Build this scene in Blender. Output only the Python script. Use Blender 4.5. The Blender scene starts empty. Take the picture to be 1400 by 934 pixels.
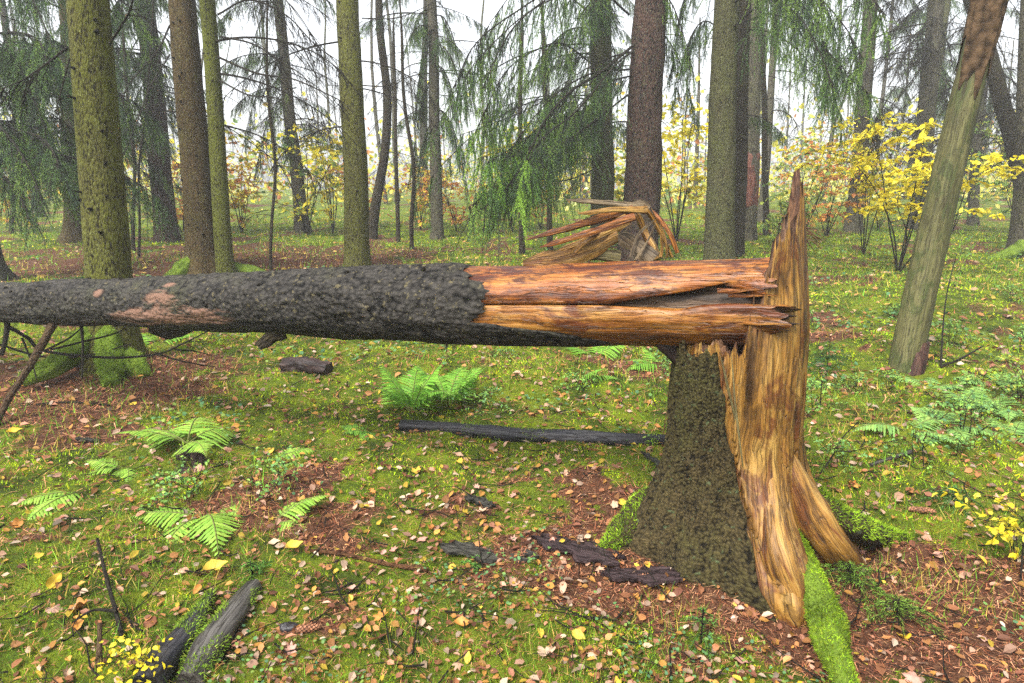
import bpy, math, random
import numpy as np
from mathutils import Vector

# ------------------------------------------------------------------ camera, sky, sun, exposure
SC = bpy.context.scene
COL = SC.collection
PITCH = math.radians(12.5)
CAM_H = 1.6
FPX = 933.0
cam_d = bpy.data.cameras.new('camera'); cam = bpy.data.objects.new('camera', cam_d); COL.objects.link(cam)
cam.location = (0, 0, CAM_H); cam.rotation_euler = (math.pi / 2 - PITCH, 0, 0)
cam_d.sensor_width = 36.0; cam_d.lens = 36.0 * FPX / 1400.0
cam_d.clip_end = 600; cam_d.clip_start = 0.05
SC.camera = cam
SUN_EL, SUN_AZ = math.radians(52), math.radians(215)      # azimuth clockwise from +Y: behind and to one side of the camera
W = bpy.data.worlds.new('World'); SC.world = W; W.use_nodes = True
wn = W.node_tree; wn.nodes.clear()
sky = wn.nodes.new('ShaderNodeTexSky'); sky.sky_type = 'NISHITA'; sky.sun_disc = False
sky.sun_elevation = SUN_EL; sky.sun_rotation = SUN_AZ; sky.air_density = 1.0; sky.dust_density = 4.0; sky.ozone_density = 1.0
hs = wn.nodes.new('ShaderNodeHueSaturation'); hs.inputs['Saturation'].default_value = 0.22
bg = wn.nodes.new('ShaderNodeBackground'); bg.inputs['Strength'].default_value = 0.095
wo = wn.nodes.new('ShaderNodeOutputWorld')
wn.links.new(sky.outputs[0], hs.inputs['Color']); wn.links.new(hs.outputs[0], bg.inputs[0]); wn.links.new(bg.outputs[0], wo.inputs[0])
sd = bpy.data.lights.new('sun', 'SUN'); sd.energy = 1.5; sd.angle = math.radians(20); sd.color = (1, 0.96, 0.9)
sun = bpy.data.objects.new('sun', sd); COL.objects.link(sun)
sun.rotation_euler = (math.pi / 2 - SUN_EL, 0, -SUN_AZ + math.pi)
sun.location = (0, 0, 40)
SC.view_settings.view_transform = 'Standard'; SC.view_settings.look = 'None'
SC.view_settings.gamma = 1.0; SC.view_settings.use_curve_mapping = False
SC.view_settings.exposure = 2.25
SC.cycles.use_denoising = False; SC.cycles.use_adaptive_sampling = False
SC.cycles.max_bounces = 5; SC.cycles.volume_bounces = 2; SC.cycles.transparent_max_bounces = 4

R = np.random.default_rng(7)
random.seed(3)

# ------------------------------------------------------------------ numeric helpers
def _hash(ix, iy, iz):
    M = np.int64(0xffffffff)
    n = (ix * np.int64(374761393) + iy * np.int64(668265263) + iz * np.int64(1442695041)) & M
    n = ((n ^ (n >> 13)) * np.int64(1274126177)) & M
    n = ((n ^ (n >> 16)) * np.int64(668265263)) & M
    return ((n ^ (n >> 15)) & M) / 4294967295.0
def vnoise(x, y, z=0.0):
    x, y, z = np.broadcast_arrays(np.asarray(x, float), np.asarray(y, float), np.asarray(z, float))
    ix, iy, iz = np.floor(x).astype(np.int64), np.floor(y).astype(np.int64), np.floor(z).astype(np.int64)
    fx, fy, fz = x - ix, y - iy, z - iz
    ux, uy, uz = fx*fx*(3-2*fx), fy*fy*(3-2*fy), fz*fz*(3-2*fz)
    r = 0
    for dx in (0, 1):
        for dy in (0, 1):
            for dz in (0, 1):
                w = (ux if dx else 1-ux) * (uy if dy else 1-uy) * (uz if dz else 1-uz)
                r = r + w * _hash(ix+dx, iy+dy, iz+dz)
    return r * 2 - 1
def fbm(x, y, z=0.0, o=4, g=0.5):
    a, s, f = 1.0, 0, 1.0
    for _ in range(o):
        s = s + a * vnoise(x*f + 17.3*_, y*f - 9.1*_, np.asarray(z)*f + 3.7*_); a *= g; f *= 2.03
    return s
def sstep(a, b, x):
    t = np.clip((np.asarray(x, float) - a) / (b - a), 0, 1); return t*t*(3-2*t)
def nrm(v):
    v = np.asarray(v, float); return v / (np.linalg.norm(v, axis=-1, keepdims=True) + 1e-9)
CP, SP = math.cos(PITCH), math.sin(PITCH)
def ray(px, py):
    a, b = (px - 700) / FPX, (467 - py) / FPX
    return np.array([a, CP + b*SP, -SP + b*CP])
def P(px, py, dep):                      # a point seen at a pixel of the photograph, at a real distance
    return np.array([0, 0, CAM_H]) + ray(px, py) * dep
def PY(px, py, y):
    d = ray(px, py); return np.array([0, 0, CAM_H]) + d * (y / d[1])
def depth(p): return p[1]*CP + (CAM_H - p[2])*SP

HUMPS = [(-0.75, 5.6, .14, .45), (3.6, 6.3, .12, .8), (-3.4, 5.9, .10, .7), (.4, 5.5, .10, .6), (1.02, 2.95, .05, .55), (-4.6, 11.5, .25, 1.4),
         (-1.2, 3.4, .05, .5), (2.6, 4.2, .08, .6), (-2.2, 2.6, .06, .5), (5.5, 9.0, .15, 1.2)]
def ht(x, y):
    x, y = np.asarray(x, float), np.asarray(y, float)
    z = .035 * np.clip(y - 3, 0, 28) + .012 * np.clip(y - 31, 0, 60)
    z = z + .06 * fbm(x*.55, y*.55, 2.2, 3) + .03 * fbm(x*2.3, y*2.3, 8.1, 3) + .020 * fbm(x*7, y*7, 5.0, 3)
    for hx, hy, h, r in HUMPS:
        z = z + h * np.exp(-((x-hx)**2 + (y-hy)**2) / (r*r))
    return z
def G(px, py):                           # where the sight line through a pixel meets the ground
    d = ray(px, py); d = d / d[1]
    t = np.linspace(1.0, 90, 6000)
    zz = CAM_H + d[2]*t - ht(d[0]*t, t)
    i = np.argmax(zz < 0)
    y = t[i] if zz[i] < 0 else 60.0
    return np.array([d[0]*y, y, float(ht(d[0]*y, y))])
def litter(x, y):                        # 0 = moss, 1 = needle litter
    n = fbm(x*.9, y*.9, 4.4, 3) * .5 + fbm(x*3.1, y*3.1, 1.4, 4, .65) * .46 - .13
    for lx, ly, a, r in LIT: n = n + a * np.exp(-((x-lx)**2 + (y-ly)**2) / (r*r))
    return sstep(-.12, .42, n)
LIT = []

# ------------------------------------------------------------------ mesh collector
class MB:
    def __init__(s): s.v = []; s.t = []; s.q = []; s.tm = []; s.qm = []; s.tc = []; s.col = []; s.n = 0
    def add(s, v, tri=None, quad=None, tc=None, col=None, mi=0):
        v = np.asarray(v, float).reshape(-1, 3); k = len(v)
        s.v.append(v)
        s.tc.append(np.asarray(tc, float).reshape(-1, 3) if tc is not None else v)
        c = np.ones((k, 3)) if col is None else np.broadcast_to(np.asarray(col, float), (k, 3))
        s.col.append(c)
        if tri is not None and len(tri): t = np.asarray(tri).reshape(-1, 3) + s.n; s.t.append(t); s.tm.append(np.full(len(t), mi))
        if quad is not None and len(quad): q = np.asarray(quad).reshape(-1, 4) + s.n; s.q.append(q); s.qm.append(np.full(len(q), mi))
        s.n += k
    def mesh(s, name, mats, origin=None, smooth=True):
        me = bpy.data.meshes.new(name)
        v = np.concatenate(s.v); tc = np.concatenate(s.tc); col = np.concatenate(s.col)
        if origin is not None: v = v - np.asarray(origin)
        t = np.concatenate(s.t) if s.t else np.zeros((0, 3), int); q = np.concatenate(s.q) if s.q else np.zeros((0, 4), int)
        me.vertices.add(len(v)); me.vertices.foreach_set('co', v.astype(np.float32).ravel())
        li = np.concatenate([t.ravel(), q.ravel()]).astype(np.int32)
        me.loops.add(len(li)); me.loops.foreach_set('vertex_index', li)
        ls = np.concatenate([np.arange(len(t))*3, len(t)*3 + np.arange(len(q))*4]).astype(np.int32)
        me.polygons.add(len(ls)); me.polygons.foreach_set('loop_start', ls)
        me.polygons.foreach_set('material_index', np.concatenate(s.tm + s.qm).astype(np.int32))
        me.polygons.foreach_set('use_smooth', np.full(len(ls), smooth))
        a = me.attributes.new('tc', 'FLOAT_VECTOR', 'POINT'); a.data.foreach_set('vector', tc.astype(np.float32).ravel())
        a = me.attributes.new('col', 'FLOAT_COLOR', 'POINT')
        a.data.foreach_set('color', np.concatenate([col, np.ones((len(col), 1))], 1).astype(np.float32).ravel())
        for m in (mats if isinstance(mats, (list, tuple)) else [mats]): me.materials.append(m)
        me.update(calc_edges=True)
        return me
    def build(s, name, mats, parent=None, origin=None, smooth=True):
        if origin is None and parent is not None: origin = tuple(parent.get('_o', (0, 0, 0)))
        o = bpy.data.objects.new(name, s.mesh(name, mats, origin, smooth)); COL.objects.link(o)
        if parent is not None: o.parent = parent
        elif origin is not None: o.location = tuple(origin)
        if origin is not None: o['_o'] = tuple(float(c) for c in origin)
        return o
def tag(o, label, cat=None, group=None, kind=None):
    o['label'] = label
    if cat: o['category'] = cat
    if group: o['group'] = group
    o['kind'] = kind or 'thing'
    return o
def thing(name, loc, label, cat, group=None):
    o = bpy.data.objects.new(name, None); COL.objects.link(o); o.location = tuple(float(c) for c in loc)
    o['_o'] = tuple(float(c) for c in loc); o.empty_display_size = .1
    return tag(o, label, cat, group)
def inst(name, me, parent, loc, rot=(0, 0, 0), sc=1.0):      # loc in world coordinates
    o = bpy.data.objects.new(name, me); COL.objects.link(o)
    po = parent.get('_o', (0, 0, 0)) if parent is not None else (0, 0, 0)
    o.parent = parent; o.location = tuple(float(loc[i] - po[i]) for i in range(3)); o.rotation_euler = rot
    o.scale = (sc, sc, sc) if np.isscalar(sc) else sc
    return o
def gridq(n, m, closed=True):
    i, j = np.meshgrid(np.arange(n-1), np.arange(m if closed else m-1), indexing='ij')
    j2 = (j+1) % m
    return np.stack([i*m+j, i*m+j2, (i+1)*m+j2, (i+1)*m+j], -1).reshape(-1, 4)
def crv(pts, n):
    p = np.asarray(pts, float); k = len(p)
    if k < 3: t = np.linspace(0, 1, n)[:, None]; return p[0]*(1-t) + p[-1]*t
    pp = np.vstack([2*p[0]-p[1], p, 2*p[-1]-p[-2]])
    u = np.linspace(0, k-1-1e-6, n); i = u.astype(int); f = (u-i)[:, None]
    a, b, c, d = pp[i], pp[i+1], pp[i+2], pp[i+3]
    return .5*((2*b) + (c-a)*f + (2*a-5*b+4*c-d)*f*f + (3*b-a-3*c+d)*f**3)
def frames(p):
    T = nrm(np.gradient(p, axis=0))
    ref = np.array([0, -1., 0]) if abs(T[0][2]) > .8 else np.array([0, 0, 1.])
    U = np.zeros_like(T); u = nrm(ref - T[0]*np.dot(ref, T[0]))
    for i in range(len(p)):
        u = nrm(u - T[i]*np.dot(u, T[i])); U[i] = u
    return T, U, np.cross(T, U)
def tube(mb, pts, rad, segs=8, disp=None, cap=True, col=None, mi=0, flat=None):
    p = np.asarray(pts, float); n = len(p); rad = np.broadcast_to(np.asarray(rad, float), (n,))
    T, U, V = frames(p)
    s = np.concatenate([[0], np.cumsum(np.linalg.norm(np.diff(p, axis=0), axis=1))])
    th = np.linspace(0, 2*np.pi, segs, endpoint=False)
    r = np.repeat(rad[:, None], segs, 1)
    if disp is not None: r = r * disp(th[None, :], s[:, None])
    fu, fv = (1, 1) if flat is None else flat
    v = p[:, None] + r[..., None]*(fu*np.cos(th)[None, :, None]*U[:, None] + fv*np.sin(th)[None, :, None]*V[:, None])
    rm = max(rad.max(), 1e-3)
    tc = np.stack([np.broadcast_to(rm*np.cos(th), (n, segs)), np.broadcast_to(rm*np.sin(th), (n, segs)), np.broadcast_to(s[:, None], (n, segs))], -1)
    q = gridq(n, segs)
    mb.add(v, quad=q, tc=tc, col=col, mi=mi)
    if cap:
        for k in (0, n-1):
            ring = v[k]; c = p[k]
            j = np.arange(segs); tri = np.stack([np.full(segs, segs), j, (j+1) % segs], 1)
            if k == 0: tri = tri[:, ::-1]
            mb.add(np.vstack([ring, c]), tri=tri, tc=np.vstack([tc[k], [[0, 0, s[k]]]]), col=col, mi=mi)
    return v
def fuzz(mb, pts, nr, ln, wd, col, cvar=.25, lean=.6):         # short blades standing on a surface
    n = len(pts); pts = np.asarray(pts, float)
    d = nrm(np.asarray(nr, float) + R.normal(0, lean, (n, 3))*.6)
    side = nrm(np.cross(d, R.normal(0, 1, (n, 3))))
    l = ln * R.uniform(.5, 1.4, (n, 1)); w = wd * R.uniform(.6, 1.3, (n, 1))
    v = np.stack([pts - side*w - d*.004, pts + side*w - d*.004, pts + d*l], 1)
    c = np.asarray(col, float)
    if c.ndim == 1: c = np.repeat(c[None], n, 0)
    c = np.clip(c * (1 + R.normal(0, cvar, (n, 1))) * (1 + R.normal(0, .08, (n, 3))), .002, 1)
    mb.add(v.reshape(-1, 3), tri=np.arange(3*n), col=np.repeat(c, 3, 0))

# ------------------------------------------------------------------ materials
def mat(name):
    m = bpy.data.materials.new(name); m.use_nodes = True; nt = m.node_tree; nt.nodes.clear()
    out = nt.nodes.new('ShaderNodeOutputMaterial'); b = nt.nodes.new('ShaderNodeBsdfPrincipled')
    nt.links.new(b.outputs[0], out.inputs[0]); b.inputs['Specular IOR Level'].default_value = .12
    return m, nt, b, out
def attr(nt, n): a = nt.nodes.new('ShaderNodeAttribute'); a.attribute_name = n; return a
def mapping(nt, src, sc):
    m = nt.nodes.new('ShaderNodeMapping'); m.inputs['Scale'].default_value = sc; nt.links.new(src, m.inputs['Vector']); return m.outputs[0]
def noise(nt, vec, sc, det=4, rough=.55, dist=0):
    n = nt.nodes.new('ShaderNodeTexNoise'); n.inputs['Scale'].default_value = sc; n.inputs['Detail'].default_value = det
    n.inputs['Roughness'].default_value = rough; n.inputs['Distortion'].default_value = dist
    nt.links.new(vec, n.inputs['Vector']); return n.outputs['Fac']
def voro(nt, vec, sc, feat='F1'):
    n = nt.nodes.new('ShaderNodeTexVoronoi'); n.feature = feat; n.inputs['Scale'].default_value = sc
    nt.links.new(vec, n.inputs['Vector']); return n.outputs['Distance']
def ramp(nt, f, stops):
    n = nt.nodes.new('ShaderNodeValToRGB'); e = n.color_ramp.elements
    while len(e) < len(stops): e.new(.5)
    for i, (p, c) in enumerate(stops):
        e[i].position = p; e[i].color = (c, c, c, 1) if np.isscalar(c) else (*c, 1)
    nt.links.new(f, n.inputs[0]); return n.outputs[0]
def mix(nt, f, a, b, mode='MIX'):
    n = nt.nodes.new('ShaderNodeMix'); n.data_type = 'RGBA'; n.blend_type = mode
    for sock, val in ((n.inputs[0], f), (n.inputs[6], a), (n.inputs[7], b)):
        if hasattr(val, 'is_linked'): nt.links.new(val, sock)
        elif np.isscalar(val): sock.default_value = val
        else: sock.default_value = (*val, 1)
    return n.outputs[2]
def math_(nt, op, a, b):
    n = nt.nodes.new('ShaderNodeMath'); n.operation = op
    for s, v in ((n.inputs[0], a), (n.inputs[1], b)):
        if hasattr(v, 'is_linked'): nt.links.new(v, s)
        else: s.default_value = v
    return n.outputs[0]
def bump(nt, b, h, st=.5, d=.01):
    n = nt.nodes.new('ShaderNodeBump'); n.inputs['Strength'].default_value = st; n.inputs['Distance'].default_value = d
    nt.links.new(h, n.inputs['Height']); nt.links.new(n.outputs[0], b.inputs['Normal'])
def m_bark(name, dark, light, algae=None, amt=.5, sc=1.0, lichen=None, lic=.60, stretch=.55, bst=.7, rough=.85, gain=.42):
    m, nt, b, _ = mat(name); t = attr(nt, 'tc').outputs['Vector']
    v1 = voro(nt, mapping(nt, t, (52*sc, 52*sc, 52*sc*stretch)), 1.0)
    n1 = noise(nt, mapping(nt, t, (30*sc, 30*sc, 30*sc*stretch)), 1.0, 7, .72, .4)
    n4 = noise(nt, mapping(nt, t, (9*sc, 9*sc, 5*sc)), 1.0, 5, .65)
    f = math_(nt, 'ADD', math_(nt, 'MULTIPLY', math_(nt, 'SUBTRACT', .9, v1), .45), math_(nt, 'ADD', math_(nt, 'MULTIPLY', n1, .75), math_(nt, 'MULTIPLY', math_(nt, 'SUBTRACT', n4, .5), .5)))
    g = lambda c_: (c_[0]*gain*1.03, c_[1]*gain, c_[2]*gain*.78)
    c = ramp(nt, f, [(.36, g(tuple(x*.6 for x in dark))), (.58, g(tuple(.5*(x+y) for x, y in zip(dark, light)))), (.82, g(light))])
    if algae is not None:
        n2 = noise(nt, t, 2.6, 5, .7)
        k = ramp(nt, n2, [(max(0, .62-.5*amt), 0.0), (min(1, .95-.5*amt), 1.0)])
        fine = ramp(nt, f, [(.40, .0), (.68, 1.0)])
        c = mix(nt, math_(nt, 'MULTIPLY', k, fine), c, g(tuple(x*1.15 for x in algae)))
    if lichen is not None:
        n3 = noise(nt, t, 34, 3, .6)
        c = mix(nt, ramp(nt, n3, [(lic, 0.0), (lic+.04, .7)]), c, g(lichen))
    nt.links.new(c, b.inputs['Base Color']); b.inputs['Roughness'].default_value = rough
    bump(nt, b, f, min(1, bst*1.3), .025); return m
def m_wood(name, dark, mid, light, stain, st=.5, sc=1.0, rough=.5, black=.5, gain=.43):
    m, nt, b, _ = mat(name); t = attr(nt, 'tc').outputs['Vector']; g = lambda c_: tuple(x*gain for x in c_)
    warp = nt.nodes.new('ShaderNodeVectorMath'); warp.operation = 'ADD'
    wn_ = nt.nodes.new('ShaderNodeTexNoise'); wn_.inputs['Scale'].default_value = 4; nt.links.new(t, wn_.inputs['Vector'])
    wsc = nt.nodes.new('ShaderNodeVectorMath'); wsc.operation = 'SCALE'; wsc.inputs['Scale'].default_value = .05; nt.links.new(wn_.outputs['Color'], wsc.inputs[0])
    nt.links.new(t, warp.inputs[0]); nt.links.new(wsc.outputs[0], warp.inputs[1]); t2 = warp.outputs[0]
    f1 = noise(nt, mapping(nt, t2, (22*sc, 22*sc, 1.8*sc)), 1.0, 8, .66, .3)
    f2 = noise(nt, mapping(nt, t2, (130*sc, 130*sc, 6*sc)), 1.0, 4, .6)
    big = noise(nt, mapping(nt, t, (6, 6, 3)), 1.0, 4, .6, .5)
    c = ramp(nt, math_(nt, 'ADD', math_(nt, 'MULTIPLY', f1, .6), math_(nt, 'MULTIPLY', big, .4)), [(.39, g(tuple(x*.7 for x in dark))), (.485, g(mid)), (.58, g(light))])
    s1 = noise(nt, mapping(nt, t2, (9, 9, 3.2)), 1.0, 7, .70, .9)
    c = mix(nt, math_(nt, 'MULTIPLY', ramp(nt, s1, [(.615-.25*st, 0.0), (.69-.25*st, 1.0)]), .9), c, g(stain))
    s2 = noise(nt, mapping(nt, t2, (15, 15, 3.2)), 1.0, 7, .72, 1.2)
    c = mix(nt, math_(nt, 'MULTIPLY', ramp(nt, s2, [(.545, 0.0), (.60, 1.0)]), black), c, (.018, .008, .005))
    cr = noise(nt, mapping(nt, t2, (48, 48, 1.4)), 1.0, 2, .5, .2)
    crk = ramp(nt, math_(nt, 'ABSOLUTE', math_(nt, 'SUBTRACT', cr, .5), 0), [(.004, 1.0), (.02, 0.0)])
    c = mix(nt, math_(nt, 'MULTIPLY', crk, .5), c, (.02, .01, .006))
    c = mix(nt, ramp(nt, f2, [(.40, .6), (.50, 0.0)]), c, g(tuple(x*.6 for x in dark)))
    nt.links.new(c, b.inputs['Base Color']); b.inputs['Roughness'].default_value = rough; b.inputs['Specular IOR Level'].default_value = .3
    h = math_(nt, 'SUBTRACT', math_(nt, 'ADD', f1, math_(nt, 'MULTIPLY', f2, .35)), math_(nt, 'MULTIPLY', crk, .5))
    bump(nt, b, h, .7, .009); return m
def m_col(name, rough=.7, transl=0.0, gain=1.0, noisy=0):
    m, nt, b, out = mat(name); c = attr(nt, 'col').outputs['Color']
    if gain != 1.0: c = mix(nt, 1.0, c, (gain, gain, gain), 'MULTIPLY')
    if noisy:
        n = noise(nt, attr(nt, 'tc').outputs['Vector'], noisy, 4, .7)
        c = mix(nt, 1.0, c, ramp(nt, n, [(.3, .55), (.7, 1.0)]), 'MULTIPLY')
    nt.links.new(c, b.inputs['Base Color']); b.inputs['Roughness'].default_value = rough
    if transl:
        tr = nt.nodes.new('ShaderNodeBsdfTranslucent'); nt.links.new(c, tr.inputs[0])
        mx = nt.nodes.new('ShaderNodeMixShader'); mx.inputs[0].default_value = transl
        nt.links.new(b.outputs[0], mx.inputs[1]); nt.links.new(tr.outputs[0], mx.inputs[2]); nt.links.new(mx.outputs[0], out.inputs[0])
    return m
def m_leafobj(name, c1, c2):
    m, nt, b, out = mat(name)
    oi = nt.nodes.new('ShaderNodeObjectInfo'); t = attr(nt, 'tc').outputs['Vector']
    c = mix(nt, oi.outputs['Random'], c1, c2)
    n = noise(nt, t, 45, 4, .7); c = mix(nt, ramp(nt, n, [(.58, 0.0), (.72, .7)]), c, tuple(x*.45 for x in c1))
    ve = attr(nt, 'col').outputs['Color']; c = mix(nt, 1.0, c, ve, 'MULTIPLY')
    c = mix(nt, 1.0, c, (.58, .54, .5), 'MULTIPLY'); nt.links.new(c, b.inputs['Base Color']); b.inputs['Roughness'].default_value = .5
    return m
M = {}
M['olive'] = m_bark('bark_olive', (.045, .04, .018), (.20, .18, .07), (.17, .19, .035), .75, 1.0, (.30, .33, .14), .60)
M['brownolive'] = m_bark('bark_brown_olive', (.05, .034, .018), (.19, .13, .065), (.13, .13, .035), .35, 1.0, (.26, .26, .12), .60)
M['yellowolive'] = m_bark('bark_yellow_olive', (.05, .05, .015), (.20, .20, .06), (.16, .19, .03), .9, 1.2)
M['greyolive'] = m_bark('bark_grey_olive', (.04, .04, .025), (.17, .16, .09), (.11, .13, .04), .5, 1.0, (.26, .28, .16), .60)
M['darkred'] = m_bark('bark_dark_red', (.018, .012, .013), (.15, .085, .08), (.10, .10, .05), .2, .55, (.24, .27, .19), .60, .7, 1.0)
M['dark'] = m_bark('bark_dark', (.022, .018, .015), (.10, .08, .06), (.08, .09, .04), .3, .8)
M['grey'] = m_bark('bark_grey', (.06, .055, .05), (.22, .20, .18), (.13, .15, .07), .35, .7)
M['logbark'] = m_bark('bark_log', (.014, .013, .015), (.145, .135, .15), (.11, .12, .06), .22, .8, (.30, .26, .17), .62, .8, .8, .7, .33)
M['stumpbark'] = m_bark('bark_stump', (.022, .018, .010), (.19, .145, .075), (.095, .11, .03), .40, 2.0, (.15, .21, .12), .62, .75, 1.0, .85, .38)
M['deadbark'] = m_bark('bark_flaky', (.03, .018, .012), (.22, .14, .095), (.12, .11, .05), .2, .35, None, .7, .8, 1.0)
M['purplebark'] = m_bark('bark_wet_purple', (.025, .016, .022), (.13, .085, .11), None, 0, .8, None, .7, .7, .8, .45)
M['greybark'] = m_bark('bark_wet_grey', (.03, .03, .033), (.17, .165, .17), None, 0, .8, None, .7, .7, .8, .5)
M['twig'] = m_bark('twig_bark', (.018, .014, .014), (.07, .06, .055), (.06, .07, .04), .3, 2.0)
M['redtwig'] = m_bark('red_twig_bark', (.10, .04, .02), (.28, .14, .08), None, 0, 2.0, (.5, .35, .12), .6)
M['branchbark'] = m_bark('branch_bark', (.05, .03, .02), (.24, .15, .11), (.10, .10, .06), .4, 1.5)
M['wood'] = m_wood('wood_orange', (.12, .030, .007), (.44, .13, .017), (.62, .25, .05), (.10, .020, .010), .60, 1.0, .40, .65)
M['woodlow'] = m_wood('wood_orange_low', (.15, .05, .012), (.45, .165, .026), (.64, .31, .07), (.17, .04, .012), .42, 1.0, .40, .55)
M['woodtan'] = m_wood('wood_tan', (.12, .055, .014), (.46, .22, .036), (.66, .39, .095), (.20, .06, .015), .42, 1.0, .5, .5)
M['woodend'] = m_wood('wood_torn', (.10, .04, .018), (.28, .13, .06), (.46, .27, .15), (.06, .02, .012), .45, 1.6, .6, .6)
M['woodgrey'] = m_wood('wood_grey_brown', (.06, .045, .028), (.24, .17, .09), (.42, .31, .17), (.12, .07, .03), .4, 1.0, .55, .4)
M['woodgreen'] = m_wood('wood_green_strip', (.05, .045, .018), (.20, .17, .06), (.33, .27, .11), (.10, .05, .02), .4, 1.0, .5, .5)
M['deadwood'] = m_wood('weathered_pole', (.09, .08, .03), (.19, .18, .055), (.29, .27, .10), (.11, .14, .03), .45, .6, .7, .25, .36)
M['rotten'] = m_wood('wood_rotten', (.015, .008, .007), (.06, .03, .024), (.13, .07, .055), (.02, .01, .01), .4, 1.0, .6, .3)
M['rotten2'] = m_wood('wood_dark_heart', (.04, .022, .012), (.15, .09, .05), (.26, .17, .10), (.06, .03, .015), .4, 1.0, .6, .4)
M['blacklog'] = m_wood('wood_black_wet', (.008, .008, .011), (.03, .03, .038), (.09, .085, .09), (.015, .012, .012), .3, 1.0, .35, .2)
M['greylog'] = m_wood('wood_grey_wet', (.03, .026, .022), (.10, .09, .078), (.19, .175, .155), (.09, .05, .03), .35, 1.0, .4, .3)
M['knot'] = m_bark('knot_dark', (.012, .010, .008), (.05, .04, .03), None, 0, 1.5)
M['leafcol'] = m_col('leaf_tint', .5, .3, .68)
M['shrubleaf'] = m_col('shrub_leaf_tint', .5, .5, 1.0)
M['mosscol'] = m_col('moss_tint', .8, .3, 1.35)
M['needle'] = m_col('needle_tint', .6, .35)
M['litcol'] = m_col('litter_tint', .75)
M['fern'] = m_col('fern_tint', .5, .35, .85)
M['cone'] = m_col('cone_tint', .6)
def m_moss():
    m, nt, b, _ = mat('moss_cushion'); t = attr(nt, 'tc').outputs['Vector']
    n = noise(nt, t, 9, 5, .7); n2 = noise(nt, t, 90, 3, .7)
    c = ramp(nt, n, [(.3, (.05, .075, .012)), (.5, (.11, .17, .018)), (.7, (.19, .26, .03))])
    c = mix(nt, 1.0, c, ramp(nt, n2, [(.3, .5), (.65, 1.0)]), 'MULTIPLY')
    nt.links.new(c, b.inputs['Base Color']); b.inputs['Roughness'].default_value = .9
    bump(nt, b, n2, 1.0, .012); return m
M['moss'] = m_moss()
def m_ground():
    m, nt, b, _ = mat('forest_floor'); t = attr(nt, 'tc').outputs['Vector']
    l = attr(nt, 'col').outputs['Color']
    n = noise(nt, t, 3.2, 6, .7); n2 = noise(nt, t, 38, 5, .75); n3 = noise(nt, t, 130, 3, .7)
    moss = ramp(nt, n, [(.36, (.035, .05, .006)), (.48, (.085, .125, .008)), (.60, (.17, .21, .012))])
    lit = ramp(nt, n2, [(.32, (.030, .014, .008)), (.5, (.11, .045, .022)), (.68, (.21, .11, .06))])
    k = math_(nt, 'ADD', l, math_(nt, 'MULTIPLY', math_(nt, 'SUBTRACT', n2, .5), 1.1))
    c = mix(nt, ramp(nt, k, [(.38, 0.0), (.62, 1.0)]), moss, lit)
    c = mix(nt, 1.0, c, ramp(nt, n3, [(.3, .45), (.62, 1.0)]), 'MULTIPLY')
    nt.links.new(c, b.inputs['Base Color']); b.inputs['Roughness'].default_value = .9
    bump(nt, b, math_(nt, 'ADD', n2, math_(nt, 'MULTIPLY', n3, .5)), 1.0, .03); return m
M['ground'] = m_ground()

# ------------------------------------------------------------------ the ground
SX, SY = .985, 2.87                                        # the broken stump
LIT += [(SX, SY-.45, .9, .55), (SX+.75, SY-.1, .7, .4), (.55, 3.2, .5, .4), (-.15, 2.75, .12, .5), (-1.0, 2.9, .25, .5), (-3.0, 5.2, .7, 1.0),
        (-.2, 2.2, -.5, .5), (.1, 4.6, -.8, 1.2), (-1.9, 4.6, -.5, .9), (2.6, 3.8, -.5, 1.0), (-4.5, 10.5, .8, 2.2), (1.6, 2.3, .4, .4), (-1.5, 2.0, -.3, .4),
        (.3, 1.75, -.5, .5), (-7, 13, .6, 2), (-4.5, 13, .7, 3)]
def make_ground():
    g = np.sinh(np.linspace(-5.6, 5.6, 300))*1.15
    x, y = np.meshgrid(g, g + 3.2, indexing='ij')
    z = ht(x, y); k = litter(x, y)
    mb = MB(); v = np.stack([x, y, z], -1)
    mb.add(v, quad=gridq(300, 300, False)[:, ::-1] if False else gridq(300, 300, False), tc=v, col=np.repeat(k.reshape(-1, 1), 3, 1))
    o = mb.build('ground', M['ground']); o['kind'] = 'structure'; o['label'] = 'mossy forest floor with needle litter and fallen autumn leaves'; o['category'] = 'ground'
    return o
ground = make_ground(); ground['_o'] = (0., 0., 0.)

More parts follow.
